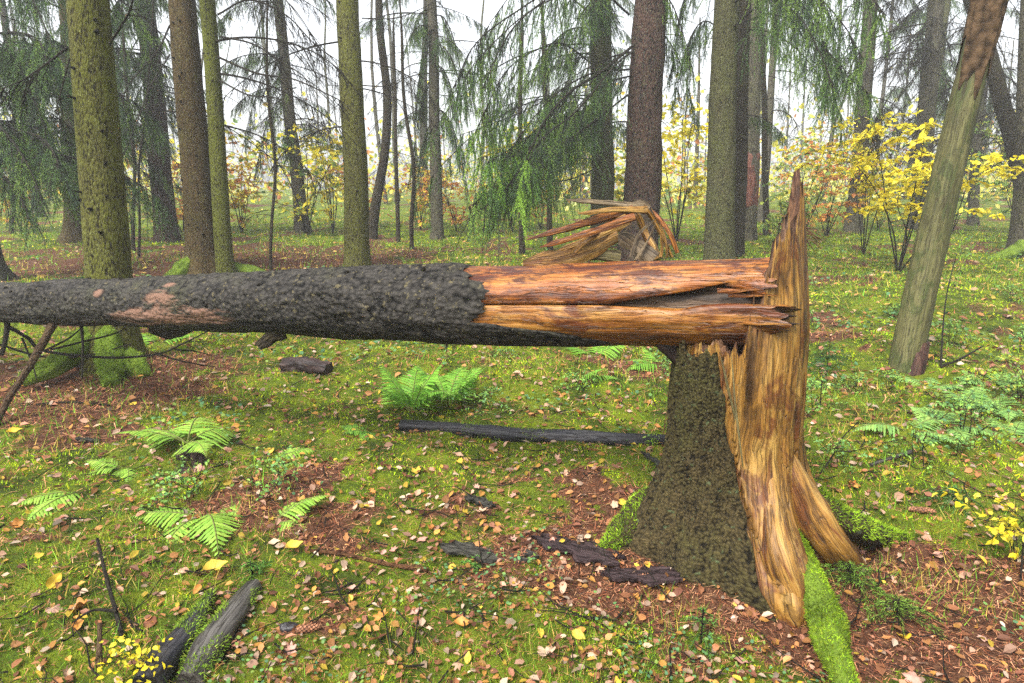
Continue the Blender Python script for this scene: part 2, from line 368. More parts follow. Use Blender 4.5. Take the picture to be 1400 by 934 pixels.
# ------------------------------------------------------------------ the broken stump
def adiff(a, b): return (a - b + np.pi) % (2*np.pi) - np.pi
D2R = math.pi/180
SZ = float(ht(SX, SY)) - .03
LOBES = [(-77, .19, 18, .28), (-8, .18, 24, .28), (-46, -.03, 13, .24), (186, .06, 22, .20), (70, .13, 24, .2), (125, .12, 24, .2), (-115, .03, 26, .2)]
def stump_r(a, z):
    r = .268 - .012*np.clip(z - .5, 0, 2) + .13*np.exp(-(np.clip(z, 0, 9)/.24)**1.4)
    for c, A, w, h in LOBES:
        r = r + A*np.exp(-(adiff(a, c*D2R)/(w*D2R))**2)*np.exp(-(np.clip(z, 0, 9)/h)**1.6)
    return r
stump = thing('broken_stump', (SX, SY, SZ), 'tall torn stump, barked on one side, bare tan wood with a jagged spike', 'stump')
def make_stump():
    so = np.array([SX, SY, SZ])
    # torn wood body
    n, m = 110, 260
    a = np.linspace(-np.pi, np.pi, m, endpoint=False)
    d = np.abs(adiff(a, -40*D2R))/D2R
    f = np.interp(d, [0, 5, 22, 38, 50, 60, 70, 180], [1, .97, .91, .78, .56, .2, .0, .0])
    jag = fbm(a*9, 3.3, 0, 2)*.035 + vnoise(a*38, 1.7)*.028
    H = .93 + .60*f + jag*(1 + 3.0*(f > .05))
    t = np.linspace(0, 1, n)[:, None]
    z = t*(H[None] + .12) - .12
    A = np.broadcast_to(a, (n, m))
    ab = (-82 - 46*np.clip(z, 0, 1))*D2R
    rec = sstep(0, 3*D2R, adiff(A, ab)) * (1 - sstep(18*D2R, 24*D2R, adiff(A, ab))) * sstep(.28, .5, z)

    r = stump_r(A, z) - .018*rec - .03*np.where((adiff(A, ab) < 0) | (A > 88*D2R), 1, 0)
    fib = .014*fbm(A*5 + .5*vnoise(z*3, 1), z*1.6, 1, 3) + .005*vnoise(A*22 + 2.5*vnoise(A*3, z*2), z*1.3, 3) + .003*vnoise(A*60, z*2, 5)
    groove = -.03*np.exp(-(adiff(A, (-40 - 8*z)*D2R + .05*np.sin(z*7))/(2.2*D2R))**2)*sstep(1.2, .9, z) - .022*np.exp(-(adiff(A, -14*D2R + .04*np.sin(z*9))/(2*D2R))**2)
    wavy = .012*np.sin(z*9 + 1)*np.exp(-(adiff(A, -80*D2R)/(18*D2R))**2)
    r = r + fib + groove + wavy
    r = r*(1 - .42*np.clip(z - 1.0, 0, 1)*(f[None] > 0))
    v = np.stack([r*np.cos(A), r*np.sin(A), z], -1)
    tc = np.stack([.27*np.cos(A), .27*np.sin(A), z], -1)
    mb = MB(); mb.add(v + so, quad=gridq(n, m), tc=tc)
    rings = [v[-1]]
    for q, (k, drop) in enumerate([(.86, .05), (.66, .75), (.5, .92), (.25, 1.0)]):
        rr = r[-1]*k*(1 + .05*vnoise(a*16, q*5.3))
        zz = H*(1-drop) + drop*(.91 + .05*vnoise(a*9, q*3.1)) + .03*vnoise(a*30, q*2.2)
        rings.append(np.stack([rr*np.cos(a), rr*np.sin(a), zz], -1))
    rg = np.array(rings)
    mb.add(rg + so, quad=gridq(len(rg), m), tc=np.concatenate([rg[..., :2], rg[..., 2:]], -1), mi=1)
    j = np.arange(m)
    mb.add(np.vstack([rg[-1], [[0, 0, .90]]]) + so, tri=np.stack([np.full(m, m), j, (j+1) % m], 1), mi=1)
    tag(mb.build('wood', [M['woodtan'], M['woodend']], stump), 'torn tan wood with a jagged upright spike')
    # bark shell
    mb = MB(); n, m = 150, 260
    t = np.linspace(0, 1, n)[:, None]; u = np.linspace(0, 1, m)[None]
    z0 = t*np.ones((1, m))
    a0 = (-82 - 46*np.clip(z0*.98, 0, 1))*D2R + .05*fbm(z0*7, 2.2, 0, 3); a1 = -275*D2R
    Ab = a0 + (a1 - a0)*u
    top = .91 + .03*vnoise(Ab*8, .3) + .02*vnoise(Ab*25, 1.1)
    zb = z0*(top + .12) - .12
    th = .014*np.sin(np.clip(u*m/3, 0, 1)*np.pi/2) - .004
    rb = stump_r(Ab, zb) + th + .016*fbm(Ab*4, zb*2, 2, 3) + .008*fbm(Ab*18, zb*11, 6, 3) + .004*fbm(Ab*50, zb*30, 6, 2)
    v = np.stack([rb*np.cos(Ab), rb*np.sin(Ab), zb], -1)
    tc = np.stack([.27*np.cos(Ab), .27*np.sin(Ab), zb], -1)
    mb.add(v + so, quad=gridq(n, m, False)[:, ::-1], tc=tc)
    for k in (0, m-1):      # torn edge of the bark
        e = v[:, k]; ei = e.copy(); ei[:, :2] *= .955
        mb.add(np.stack([e, ei], 1) + so, quad=gridq(n, 2, False), tc=np.stack([tc[:, k], tc[:, k]], 1))
    e = v[-1]; ei = e.copy(); ei[:, :2] *= .955
    mb.add(np.stack([e, ei], 1) + so, quad=gridq(m, 2, False), tc=np.stack([tc[-1], tc[-1]], 1))
    tag(mb.build('bark', M['stumpbark'], stump), 'rough green brown bark on one side of the stump')
    # loose upright splinters along the torn edge and on the spike
    for (x0, y0, x1, y1, w, dep, mk) in [(985, 485, 1012, 600, 7, 2.66, 'woodgreen'), (1000, 482, 1016, 640, 5, 2.645, 'woodgreen'), (1018, 484, 1004, 600, 6, 2.65, 'woodtan'),
                                         (1094, 292, 1094, 470, 8, 2.80, 'woodtan'), (1075, 310, 1066, 440, 9, 2.70, 'woodtan'), (1088, 272, 1086, 420, 5, 2.74, 'woodgreen'),
                                         (1060, 355, 1062, 470, 6, 2.66, 'woodtan'), (1098, 330, 1099, 560, 4, 2.84, 'woodtan')]:
        p0, p1 = P(x0, y0, dep), P(x1, y1, dep + .03)
        pp = crv([p0, .5*(p0+p1) + R.normal(0, .006, 3), p1], 14)
        mb = MB(); rr = w*dep/FPX*.5*np.concatenate([np.linspace(.15, 1, 5), np.ones(7), [.8, .3]])
        tube(mb, pp, rr, 7, lambda th, s: 1 + .3*vnoise(th*2, s*25), flat=(1, .5)); mb.build('splinter', M[mk], stump)
    # fine torn fibres where the trunk snapped
    mb = MB()
    for i in range(70):
        p0 = P(R.uniform(1052, 1072), R.uniform(385, 425), R.uniform(2.7, 2.82)); d = np.array([-.4, R.normal(0, .4), R.normal(.3, .6)])*R.uniform(.03, .08)
        tube(mb, [p0, p0 + d], [.004, .0012], 4)
    for i in range(16):
        p0 = P(1093 + R.normal(0, 2), R.uniform(300, 330), 2.85); d = np.array([R.uniform(.05, .13), 0, R.uniform(-.08, -.02)])
        tube(mb, crv([p0, p0 + d*.5 + [0, 0, .015], p0 + d], 5), [.003, .003, .002, .002, .001], 3)
    tag(mb.build('torn_fibres', M['woodend'], stump), 'tuft of torn reddish wood fibres'); bpy.data.objects['torn_fibres']['kind'] = 'stuff'
make_stump()
def root(name, pts, rad, mk, parent, moss=0, label=None, mcol=(.115, .185, .010), flat=None, segs=36, mside=None, ln=.016):
    mb = MB(); pp = crv(pts, 26); rr = np.interp(np.linspace(0, 1, 26), np.linspace(0, 1, len(rad)), rad)
    v = tube(mb, pp, rr, segs, lambda th, s: 1 + (.26 if moss else .16)*fbm(np.cos(th)*1.5 + 3*s, np.sin(th)*1.5, s*6 + pts[0][0]*9, 3) + (0 if moss else .10)*vnoise(np.cos(th)*4 + s, np.sin(th)*4, s*2.5) + (0 if moss else .06)*vnoise(np.cos(th)*11, np.sin(th)*11, s*3), flat=flat)
    o = mb.build(name, M[mk], parent)
    if label: o['label'] = label
    if moss:
        mb = MB(); n, m = v.shape[:2]
        ii = R.integers(0, n-1, moss); jj = R.integers(0, m, moss); a, b = R.random((moss, 1)), R.random((moss, 1))
        q = v[ii, jj]*(1-a)*(1-b) + v[ii+1, jj]*a*(1-b) + v[ii, (jj+1) % m]*(1-a)*b + v[ii+1, (jj+1) % m]*a*b
        nr_ = nrm(q - pp[ii]*(1-a) - pp[ii+1]*a)
        keep = nr_[:, 2] > (-.25 + .5*vnoise(q[:, 0]*20, q[:, 1]*20, q[:, 2]*20) if mside is None else mside)
        q, nr_ = q[keep], nr_[keep]
        c = np.array(mcol)*np.clip(1 + .7*fbm(q[:, 0]*16, q[:, 1]*16, q[:, 2]*16, 3), .2, 2.2)[:, None]
        fuzz(mb, q, nr_, ln, .0028, c, .25, .9)
        k = mb.build('moss', M['mosscol'], o, origin=tuple(o['_o']) if '_o' in o else None, smooth=False); k['kind'] = 'stuff'
    return o
def on(px, py, up=0.0):
    g = G(px, py); g[2] += up; return g
S0 = np.array([SX, SY, SZ])
root('root', [S0 + [-.19, -.12, .20], on(888, 724, .09), on(855, 744, .045), on(818, 755, -.01)], [.09, .085, .065, .02], 'stumpbark', stump, 5200, 'root with a bright green moss cover under the bark')
root('root', [S0 + [.05, -.17, .62], S0 + [.075, -.245, .36], P(1064, 755, 2.69), P(1082, 808, 2.65), on(1099, 855, .0)], [.03, .06, .075, .065, .02], 'woodtan', stump, 0, 'bare wood root running down to the needles', flat=(1, .8))
root('root', [P(1082, 722, 2.80), on(1097, 785, .085), on(1106, 828, .085), on(1128, 872, .06), on(1138, 912, .04), on(1172, 965, -.02)], [.012, .036, .05, .066, .052, .035], 'moss', stump, 9500, 'thick moss covered root reaching out from the bare wood', mcol=(.10, .155, .008), ln=.012)
root('root', [S0 + [.09, -.0, .66], P(1078, 635, 2.88), P(1110, 703, 2.87), P(1140, 748, 2.87), on(1172, 768, -.05)], [.02, .05, .078, .065, .05], 'woodtan', stump, 0, 'bare wood root bending away from the stump')
root('root', [P(1116, 672, 2.93), P(1150, 712, 2.89), on(1195, 745, .045), on(1252, 738, -.01)], [.03, .06, .065, .02], 'stumpbark', stump, 5200, 'outer root with a moss back and a grey tip')
root('root', [S0 + [.06, .2, .25], S0 + [.15, .55, .08], S0 + [.25, .9, -.04]], [.12, .09, .03], 'stumpbark', stump, 1200)
root('root', [S0 + [-.02, .2, .25], S0 + [-.05, .5, .08], S0 + [-.1, .8, -.04]], [.12, .09, .03], 'stumpbark', stump, 1200)

# ------------------------------------------------------------------ the fallen trunk
LE, LL = P(1068, 416, 2.78), P(0, 413, 5.0)
LD = nrm(LL - LE); LLEN = np.linalg.norm(LL - LE)
LF = nrm(np.cross(LD, [0, 0, 1.])); LF = LF if LF[1] < 0 else -LF       # towards the open side
LU = nrm(np.cross(LD, LF)); LU = LU if LU[2] > 0 else -LU
def lc(s):
    s = np.asarray(s, float)[..., None]
    p = LE + LD*s
    far = np.clip(s - LLEN, 0, 99)
    return p - LU*(.0035*far**2)
_ss = np.linspace(-.4, LLEN + 2, 900)
_pp = lc(_ss); _px = 700 + FPX*_pp[:, 0]/(_pp[:, 1]*CP + (CAM_H-_pp[:, 2])*SP)
def s_at(px): return np.interp(-np.asarray(px, float), -_px, _ss)
_dpx = [(1068, 131), (900, 121), (750, 112), (600, 106), (450, 92), (300, 77), (150, 63), (0, 53)]
_rs = np.array([s_at(a) for a, _ in _dpx]); _rr = np.array([b*depth(lc(s))/FPX*.5 for (a, b), s in zip(_dpx, _rs)])
def lr(s): return np.interp(s, np.append(_rs, [LLEN+9]), np.append(_rr, [.03]))
trunk = thing('fallen_tree', (LE[0], LE[1], float(ht(LE[0], LE[1]))), 'long grey barked trunk lying across the stump, its torn end split into orange slabs', 'fallen trunk')
def lpt(s, f, u): return lc(s) + np.asarray(f)[..., None]*LF + np.asarray(u)[..., None]*LU
def make_lobe(name, ph0, ph1, s0, s1, mk, label, seed):
    ma, mi_, n = 130, 40, 110
    fa = np.linspace(0, 1, ma); fi = np.linspace(0, 1, mi_ + 2)[1:-1]
    m = ma + mi_
    tt = np.linspace(0, 1, n)**1.25
    colphi = np.concatenate([ph0(.5) + (ph1(.5)-ph0(.5))*fa, ph1(.5) + (ph0(.5)-ph1(.5))*fi])
    st = s0(np.concatenate([fa, 1-fi])) + .05*fbm(np.concatenate([fa*10, 40+fi*6]), seed, 0, 2) + .035*vnoise(np.concatenate([fa*60, 90+fi*40]), seed+2)
    S = st[None] + (s1 - st[None])*tt[:, None]
    p0, p1 = ph0(S), ph1(S)
    rad = lr(S) - .010
    F = np.zeros_like(S); U = np.zeros_like(S)
    ph = p0[:, :ma] + (p1[:, :ma]-p0[:, :ma])*fa
    endk = .35 + 1.3*np.exp(-(S[:, :ma]-st[None, :ma])/.16)
    fibre = 1 + .05*fbm(ph*2.2, S[:, :ma]*2.2, seed, 3) + endk*(.022*vnoise(ph*13 + vnoise(ph*3, S[:, :ma]*3), S[:, :ma]*1.3, seed+1) + .012*vnoise(ph*45, S[:, :ma]*2.5, seed))
    # a little curl inwards at the torn long edges
    edge = np.minimum(fa, 1-fa)
    fibre = fibre - .10*np.exp(-edge/.03)
    F[:, :ma] = rad[:, :ma]*fibre*np.cos(ph); U[:, :ma] = rad[:, :ma]*fibre*np.sin(ph)
    for k, q in enumerate(fi):
        F[:, ma+k] = F[:, ma-1]*(1-q) + F[:, 0]*q; U[:, ma+k] = U[:, ma-1]*(1-q) + U[:, 0]*q + .018*vnoise(S[:, ma+k]*3, q*6, seed)*min(1, 6*q*(1-q)) + .008*vnoise(S[:, ma+k]*3, q*30, seed)*min(1, 6*q*(1-q))
    v = lpt(S, F, U); tc = np.stack([F, U, S], -1)
    mb = MB(); mb.add(v, quad=gridq(n, m), tc=tc)
    cf, cu = F[0].mean(), U[0].mean()
    rings = [v[0]]; tcs = [tc[0]]
    for q, k in enumerate((.82, .6, .35, .12)):
        f2, u2 = cf + (F[0]-cf)*k, cu + (U[0]-cu)*k
        s2 = st + .05*(1-k) + .06*vnoise(f2*130, u2*130, seed + q) + .03*vnoise(f2*40, u2*40, seed+7)
        rings.append(lpt(s2, f2, u2)); tcs.append(np.stack([f2, u2, s2], -1))
    rg = np.array(rings); mb.add(rg, quad=gridq(len(rg), m)[:, ::-1], tc=np.array(tcs), mi=1)
    j = np.arange(m); mb.add(np.vstack([rg[-1], rg[-1].mean(0)]), tri=np.stack([np.full(m, m), j, (j+1) % m], 1), mi=1)
    o = mb.build(name, [M[mk], M['woodend']], trunk); o['label'] = label
def make_trunk():
    sC = float(s_at(845))
    def up0(s):
        s = np.asarray(s, float); return D2R*np.interp(s, [-.2, float(s_at(1052)), float(s_at(1005)), float(s_at(950)), sC, 3], [16, 22, 40, 27, 8, 6])
    make_lobe('upper_slab', up0, lambda s: 0*np.asarray(s) + 186*D2R, lambda f: float(s_at(1040)) - .07*np.sin(np.clip(f*1.25, 0, 1)*np.pi) + 0*f, float(s_at(640)), 'wood', 'upper split slab of orange stained wood', 3.3)
    make_lobe('lower_slab', lambda s: 0*np.asarray(s) - 190*D2R, lambda s: D2R*(5.5 - 5*np.exp(-((np.asarray(s) - float(s_at(935)))/.09)**2) + 3*np.sin(np.asarray(s)*9)*sstep(.9, .5, s)), lambda f: np.interp(f, [0, .55, .78, 1], [.02, .05, float(s_at(1056)), float(s_at(1078))]), float(s_at(620)), 'woodlow', 'lower split slab of orange wood resting on the stump', 8.1)
    for i in range(26):      # ragged splinters at the torn end
        up_ = i % 2; ph = R.uniform(20, 120)*D2R if up_ else R.uniform(-95, 2)*D2R; s_ = float(s_at(1046 if up_ else 1062)) + R.uniform(-.02, .05); r_ = float(lr(s_))*R.uniform(.62, .97)
        p0 = lpt(np.array(s_ + .12), np.array(r_*math.cos(ph)), np.array(r_*math.sin(ph))); p1 = lpt(np.array(s_ - R.uniform(.01, .07)), np.array(r_*math.cos(ph)*1.03), np.array(r_*math.sin(ph)*1.03)) + R.normal(0, .006, 3)
        sp = MB(); tube(sp, crv([p0, .5*(p0+p1), p1], 9), np.linspace(R.uniform(.009, .02), .002, 9), 7, lambda th, s: 1 + .35*vnoise(th*3, s*20), flat=(1, .5)); sp.build('splinter', M['wood' if up_ else 'woodlow'], trunk, smooth=False)
    mb = MB(); ss = np.linspace(.035, 1.3, 40); th = np.linspace(0, 2*np.pi, 60, endpoint=False)
    rr = lr(ss)[:, None]*.62*(1 + .06*fbm(th[None]*5, ss[:, None]*1.5, 2, 3)) + 0*th[None]
    S = ss[:, None] + .03*vnoise(th[None]*20, 3.1) + 0*rr
    F, U = rr*np.cos(th), rr*np.sin(th)
    mb.add(lpt(S, F, U), quad=gridq(40, 60), tc=np.stack([F, U, S], -1))
    j = np.arange(60); v0 = lpt(S[0], F[0], U[0])
    mb.add(np.vstack([v0, v0.mean(0) + LD*.08]), tri=np.stack([np.full(60, 60), j, (j+1) % 60], 1))
    mb.build('heartwood', M['rotten2'], trunk)['label'] = 'dark brown inner wood showing in the crack between the slabs'
    # bark
    m = 160; phi = np.linspace(-np.pi, np.pi, m, endpoint=False)
    b = np.interp(phi/D2R, [-180, -120, -90, -62, -46, -34, -25, -18, -8, 5, 40, 70, 90, 120, 180], [790, 860, 860, 845, 815, 770, 712, 662, 688, 694, 674, 650, 636, 650, 790])
    b = b + 9*fbm(phi*6, 2.2, 0, 3) + 4*vnoise(phi*30, 1.1)
    s0 = s_at(b); n1 = 330; S1 = LLEN + 9
    tt = np.concatenate([np.linspace(0, .40, 250)[:-1], np.linspace(.40, 1, 81)])
    S = s0[None] + (S1 - s0[None])*tt[:, None]
    PH = np.broadcast_to(phi, S.shape)
    lump = .011*fbm(PH*2, S*2.2, 3, 3) + .0035*fbm(PH*9, S*14, 5, 3) + .002*vnoise(PH*24, S*40, 5)
    for (px, ph0, A, w) in [(492, 10, .030, .10), (470, 20, .020, .07), (560, -10, .012, .1), (370, 30, .010, .07), (250, 0, .010, .05), (72, 40, .03, .05), (70, -40, .03, .05), (640, 60, .018, .08)]:
        lump = lump + A*np.exp(-((S - float(s_at(px)))/w)**2 - (adiff(PH, ph0*D2R)/.35)**2)*(1 + .6*fbm(PH*10, S*30, 9, 2))
    rr = lr(S) + .010*np.sin(np.clip(np.arange(len(tt))/3., 0, 1)*np.pi/2)[:, None] - .008 + lump*np.clip(lr(S)/.14, 0, 1)
    F, U = rr*np.cos(PH), rr*np.sin(PH)
    # rubbed pinkish bark where a neighbour scraped along it
    pxs = np.interp(S, _ss, _px)
    k = np.exp(-((pxs - 265)/75)**2 - (adiff(PH, -22*D2R)/.42)**2)*1.25 + np.exp(-((pxs-250)/22)**2 - (adiff(PH, 20*D2R)/.3)**2)*.8
    k = sstep(.35, .75, k*(1 + .7*fbm(PH*8, S*9, 4, 3) + .5*vnoise(PH*30, S*50)))
    k = np.maximum(k, sstep(.5, .7, np.exp(-((pxs-165)/6)**2 - (adiff(PH, 30*D2R)/.22)**2)*1.2 + np.exp(-((pxs-257)/9)**2 - (adiff(PH, 48*D2R)/.16)**2)*1.2)*1.0)
    mb = MB(); col = np.repeat((1-k).reshape(-1, 1), 3, 1)
    mb.add(lpt(S, F, U), quad=gridq(len(tt), m), tc=np.stack([F*1.0, U, S], -1), col=col)
    o = mb.build('bark', M['logbark2'], trunk); o['label'] = 'rough dark grey bark with rubbed pinkish patches'
    # loose bark flaps underneath
    for pts, w, mk in [([(388, 452), (372, 458), (353, 474)], 13, 'dark'), ([(205, 447), (235, 456), (262, 450)], 9, 'dark'), ([(615, 462), (612, 470), (610, 481)], 4, 'branchbark'), ([(725, 460), (722, 468)], 3, 'branchbark'),
                        ([(905, 462), (920, 480), (940, 500)], 14, 'rotten')]:
        dep = depth(lc(s_at(pts[0][0]))) - .03
        mb = MB(); pp = crv([P(x, y, dep) for x, y in pts], 12); r_ = w*dep/FPX
        tube(mb, pp, r_*np.linspace(1.1, .5, 12), 8, lambda th, s: 1 + .3*vnoise(th*2, s*30), flat=(1, .25)); mb.build('bark_flap', M[mk], trunk)
    # side branches
    for pts, r0, r1, mk, dd in [([(78, 432), (62, 462), (38, 505), (12, 545), (-4, 600)], .030, .020, 'branchbark', -.05), ([(72, 402), (62, 392), (50, 386)], .018, .008, 'branchbark', -.05), ([(110, 440), (113, 470), (112, 518)], .012, .005, 'twig', 0),
                               ([(10, 436), (8, 460), (2, 486)], .02, .014, 'twig', 0), ([(8, 445), (38, 462), (62, 480), (150, 489), (215, 484), (250, 470), (290, 450)], .016, .004, 'twig', .25),
                               ([(60, 480), (95, 462), (120, 440)], .009, .004, 'twig', .25), ([(215, 484), (250, 494), (295, 502)], .007, .003, 'twig', .25), ([(70, 478), (110, 468), (160, 455), (175, 440)], .009, .004, 'twig', .35),
                               ([(240, 478), (265, 480), (290, 486)], .006, .003, 'twig', .25), ([(612, 462), (610, 478)], .008, .002, 'branchbark', -.03),
                               ([(30, 462), (45, 500), (50, 520)], .008, .003, 'twig', .2), ([(-5, 470), (60, 488), (120, 486), (180, 470)], .010, .004, 'twig', .5)]:
        dep = depth(lc(s_at(max(pts[0][0], -60)))) + dd
        base = [P(x, y, dep) for x, y in pts]
        for q in base: q[2] = max(q[2], float(ht(q[0], q[1])) - .01)
        mb = MB(); pp = crv(base, 8*len(pts))
        tube(mb, pp, np.linspace(r0, r1, len(pp)), 8, lambda th, s: 1 + .15*vnoise(th*2, s*20)); mb.build('branch', M[mk], trunk)
    # knots
    for i in range(22):
        px = R.uniform(20, 640); ph = R.uniform(-70, 80)*D2R; s = float(s_at(px)); r_ = float(lr(s))
        p0 = lpt(np.array(s), np.array(r_*math.cos(ph)), np.array(r_*math.sin(ph))); dd = nrm(p0 - lc(s))
        mb = MB(); tube(mb, [p0 - dd*.02, p0 + dd*.006, p0 + dd*.012], [.016, .012, .005], 8, lambda th, s: 1 + .3*vnoise(th*2, s*30)); mb.build('knot', M['knot'], trunk)
    # torn and folded strips of sapwood standing up behind the trunk
    strips = [([(775, 273), (830, 277), (880, 282)], 4, 6, 3.34, 'woodgrey'), ([(880, 280), (900, 312), (919, 352)], 9, 7, 3.33, 'woodtan'), ([(720, 328), (790, 308), (840, 293), (866, 286)], 4, 9, 3.30, 'wood'),
              ([(765, 313), (810, 300), (852, 290)], 2, 4, 3.36, 'woodgrey'), ([(770, 356), (812, 330), (845, 305), (872, 284)], 13, 8, 3.40, 'woodtan'), ([(715, 360), (775, 352), (815, 338), (846, 322)], 14, 8, 3.26, 'woodtan'),
              ([(846, 320), (868, 336), (893, 356)], 10, 12, 3.25, 'woodgrey'), ([(866, 285), (880, 315), (898, 356)], 11, 17, 3.38, 'woodtan'), ([(890, 284), (908, 320), (912, 352)], 3, 5, 3.31, 'woodtan'),
              ([(895, 300), (872, 322), (862, 352)], 2, 2.5, 3.22, 'woodgrey'), ([(897, 304), (885, 330), (868, 356)], 2.5, 3, 3.21, 'woodgrey'), ([(904, 318), (905, 340), (903, 352)], 4, 5, 3.22, 'woodtan'),
              ([(862, 282), (875, 276), (888, 284)], 5, 6, 3.35, 'woodgrey'), ([(870, 290), (862, 308), (852, 318)], 1.5, 1.5, 3.22, 'woodgrey'), ([(745, 358), (800, 348), (848, 352)], 6, 10, 3.30, 'woodgreen'),
              ([(820, 318), (800, 330), (785, 345)], 4, 5, 3.2, 'woodtan'), ([(738, 338), (800, 320), (868, 296)], 3, 6, 3.19, 'wood'), ([(790, 292), (838, 287), (885, 288)], 3, 5, 3.28, 'woodtan'), ([(756, 346), (806, 326), (858, 300)], 3, 7, 3.24, 'woodtan'), ([(893, 288), (914, 318), (926, 346)], 4, 3, 3.29, 'wood')]
    for pts, w0, w1, dep, mk in strips:
        pp = crv([P(x, y, dep + .012*math.sin(i*2.1 + x)) for i, (x, y) in enumerate(pts)], 26)
        rr = 1.12*np.linspace(w0, w1, 26)*dep/FPX*np.concatenate([np.linspace(.25, 1, 5), np.ones(21)])
        mb = MB(); tube(mb, pp, rr, 9, lambda th, s: 1 + .45*vnoise(th*3, s*3 + dep*50) + .25*vnoise(th*7, s*14), flat=(.85, .3))
        mb.build('splinter', M[mk], trunk, smooth=False)
def m_logbark2():
    m = M['logbark'].copy(); m.name = 'bark_log_rubbed'; nt = m.node_tree
    b = [n for n in nt.nodes if n.type == 'BSDF_PRINCIPLED'][0]; src = b.inputs['Base Color'].links[0].from_socket
    inv = math_(nt, 'SUBTRACT', 1.0, attr(nt, 'col').outputs['Fac'])
    nt.links.new(mix(nt, math_(nt, 'MULTIPLY', inv, .85), src, (.17, .095, .065)), b.inputs['Base Color']); return m
M['logbark2'] = m_logbark2()
make_trunk()

# ------------------------------------------------------------------ branches and foliage generators
GREENS = np.array([(.075, .135, .045), (.10, .185, .045), (.17, .27, .05), (.055, .095, .055)])
def needles(mb, q, d, col, ln=.026, wd=.0030):
    n = len(q); perp = nrm(np.cross(d, R.normal(0, 1, (n, 3))))
    dd = nrm(d*.75 + perp*R.uniform(.5, 1.0, (n, 1))); side = nrm(np.cross(dd, R.normal(0, 1, (n, 3))))
    l = ln*R.uniform(.7, 1.3, (n, 1))
    v = np.stack([q - side*wd, q + side*wd, q + dd*l], 1)
    c = np.clip(col*(1 + R.normal(0, .25, (n, 1))), .004, 1)
    mb.add(v.reshape(-1, 3), tri=np.arange(3*n), col=np.repeat(np.broadcast_to(c, (n, 3)), 3, 0))
def twiggy(mbw, mbn, path, r0, nsec, slen, hang=.8, ndl=80, green=1.0, ter=3, rng=None, spread=.55, tint=1.0):
    n = len(path); tube(mbw, path, np.linspace(r0, r0*.25, n), 6, cap=False)
    T = nrm(np.gradient(path, axis=0))
    for i in range(nsec):
        t = R.uniform(.12, 1.0); k = t*(n-1); a = int(min(k, n-2)); p = path[a]*(1-(k-a)) + path[a+1]*(k-a)
        sd_ = nrm(np.cross(T[a], [0, 0, 1.]))*R.choice([-1, 1])
        l = slen*R.uniform(.45, 1.25)*(1.15 - .5*t)
        d = nrm(T[a]*R.uniform(.2, .8) + sd_*R.uniform(.15, 1)*spread + np.array([0, 0, -hang*R.uniform(.4, 1.2)]))
        u = np.linspace(0, 1, 6)[:, None]
        tw = p + d*l*u + np.array([0, 0, -.35*hang*l])*u*u + R.normal(0, .02*l, (6, 3))*u
        tube(mbw, tw, np.linspace(r0*.28 + .0016, .0012, 6), 3, cap=False)
        subs = [tw]
        for _ in range(ter):
            b = R.uniform(.15, .85); p2 = tw[0] + (tw[-1]-tw[0])*b
            p2 = tw[int(b*5)]; l2 = l*R.uniform(.25, .5)
            d2 = nrm(d*.6 + R.normal(0, .45, 3) + np.array([0, 0, -.5*hang])); u2 = np.linspace(0, 1, 4)[:, None]
            t2 = p2 + d2*l2*u2 + np.array([0, 0, -.2*hang*l2])*u2*u2
            tube(mbw, t2, np.linspace(.0024, .001, 4), 3, cap=False); subs.append(t2)
        if mbn is not None and R.random() < green:
            base = GREENS[R.integers(0, 4)]*tint
            for tw_ in subs:
                L = np.linalg.norm(tw_[-1]-tw_[0]); c = max(3, int(L*ndl))
                uu = R.uniform(.1, 1.0, c)*(len(tw_)-1); ii = np.minimum(uu.astype(int), len(tw_)-2); ff = (uu-ii)[:, None]
                q = tw_[ii]*(1-ff) + tw_[ii+1]*ff
                needles(mbn, q, nrm(tw_[ii+1]-tw_[ii]), base)
def droop_path(L, droop, n=14, up=.12, sway=.1):
    u = np.linspace(0, 1, n); x = L*u*(1-.12*u); z = up*L*u - droop*L*u*u
    y = sway*L*np.sin(u*3 + R.uniform(0, 6))*u
    return np.stack([x, y, z], -1)
DEAD, BOUGH = [], []
for k in range(5):
    w = MB(); twiggy(w, None, droop_path(R.uniform(1.5, 2.3), R.uniform(.25, .55), up=.05), .014, 26, .6, .5, ter=3); DEAD.append(w.mesh('dead_branch', M['twig']))
for k in range(5):
    w = MB(); nn = MB(); twiggy(w, nn, droop_path(R.uniform(1.8, 2.6), R.uniform(.25, .55)), .018, 64, .55, .9, 190, .97, 4)
    BOUGH.append((w.mesh('branch', M['twig']), nn.mesh('needles', M['needle'], smooth=False)))
def add_bough(parent, p, az, sc=1.0):
    w, nn = BOUGH[R.integers(0, len(BOUGH))]
    o = inst('branch', w, parent, p, (0, R.uniform(-.15, .15), az), sc)
    c = bpy.data.objects.new('needles', nn); COL.objects.link(c); c.parent = o; c['kind'] = 'stuff'
def add_dead(parent, p, az, sc=1.0): inst('dead_branch', DEAD[R.integers(0, len(DEAD))], parent, p, (R.uniform(-.3, .3), R.uniform(-.2, .2), az), sc)

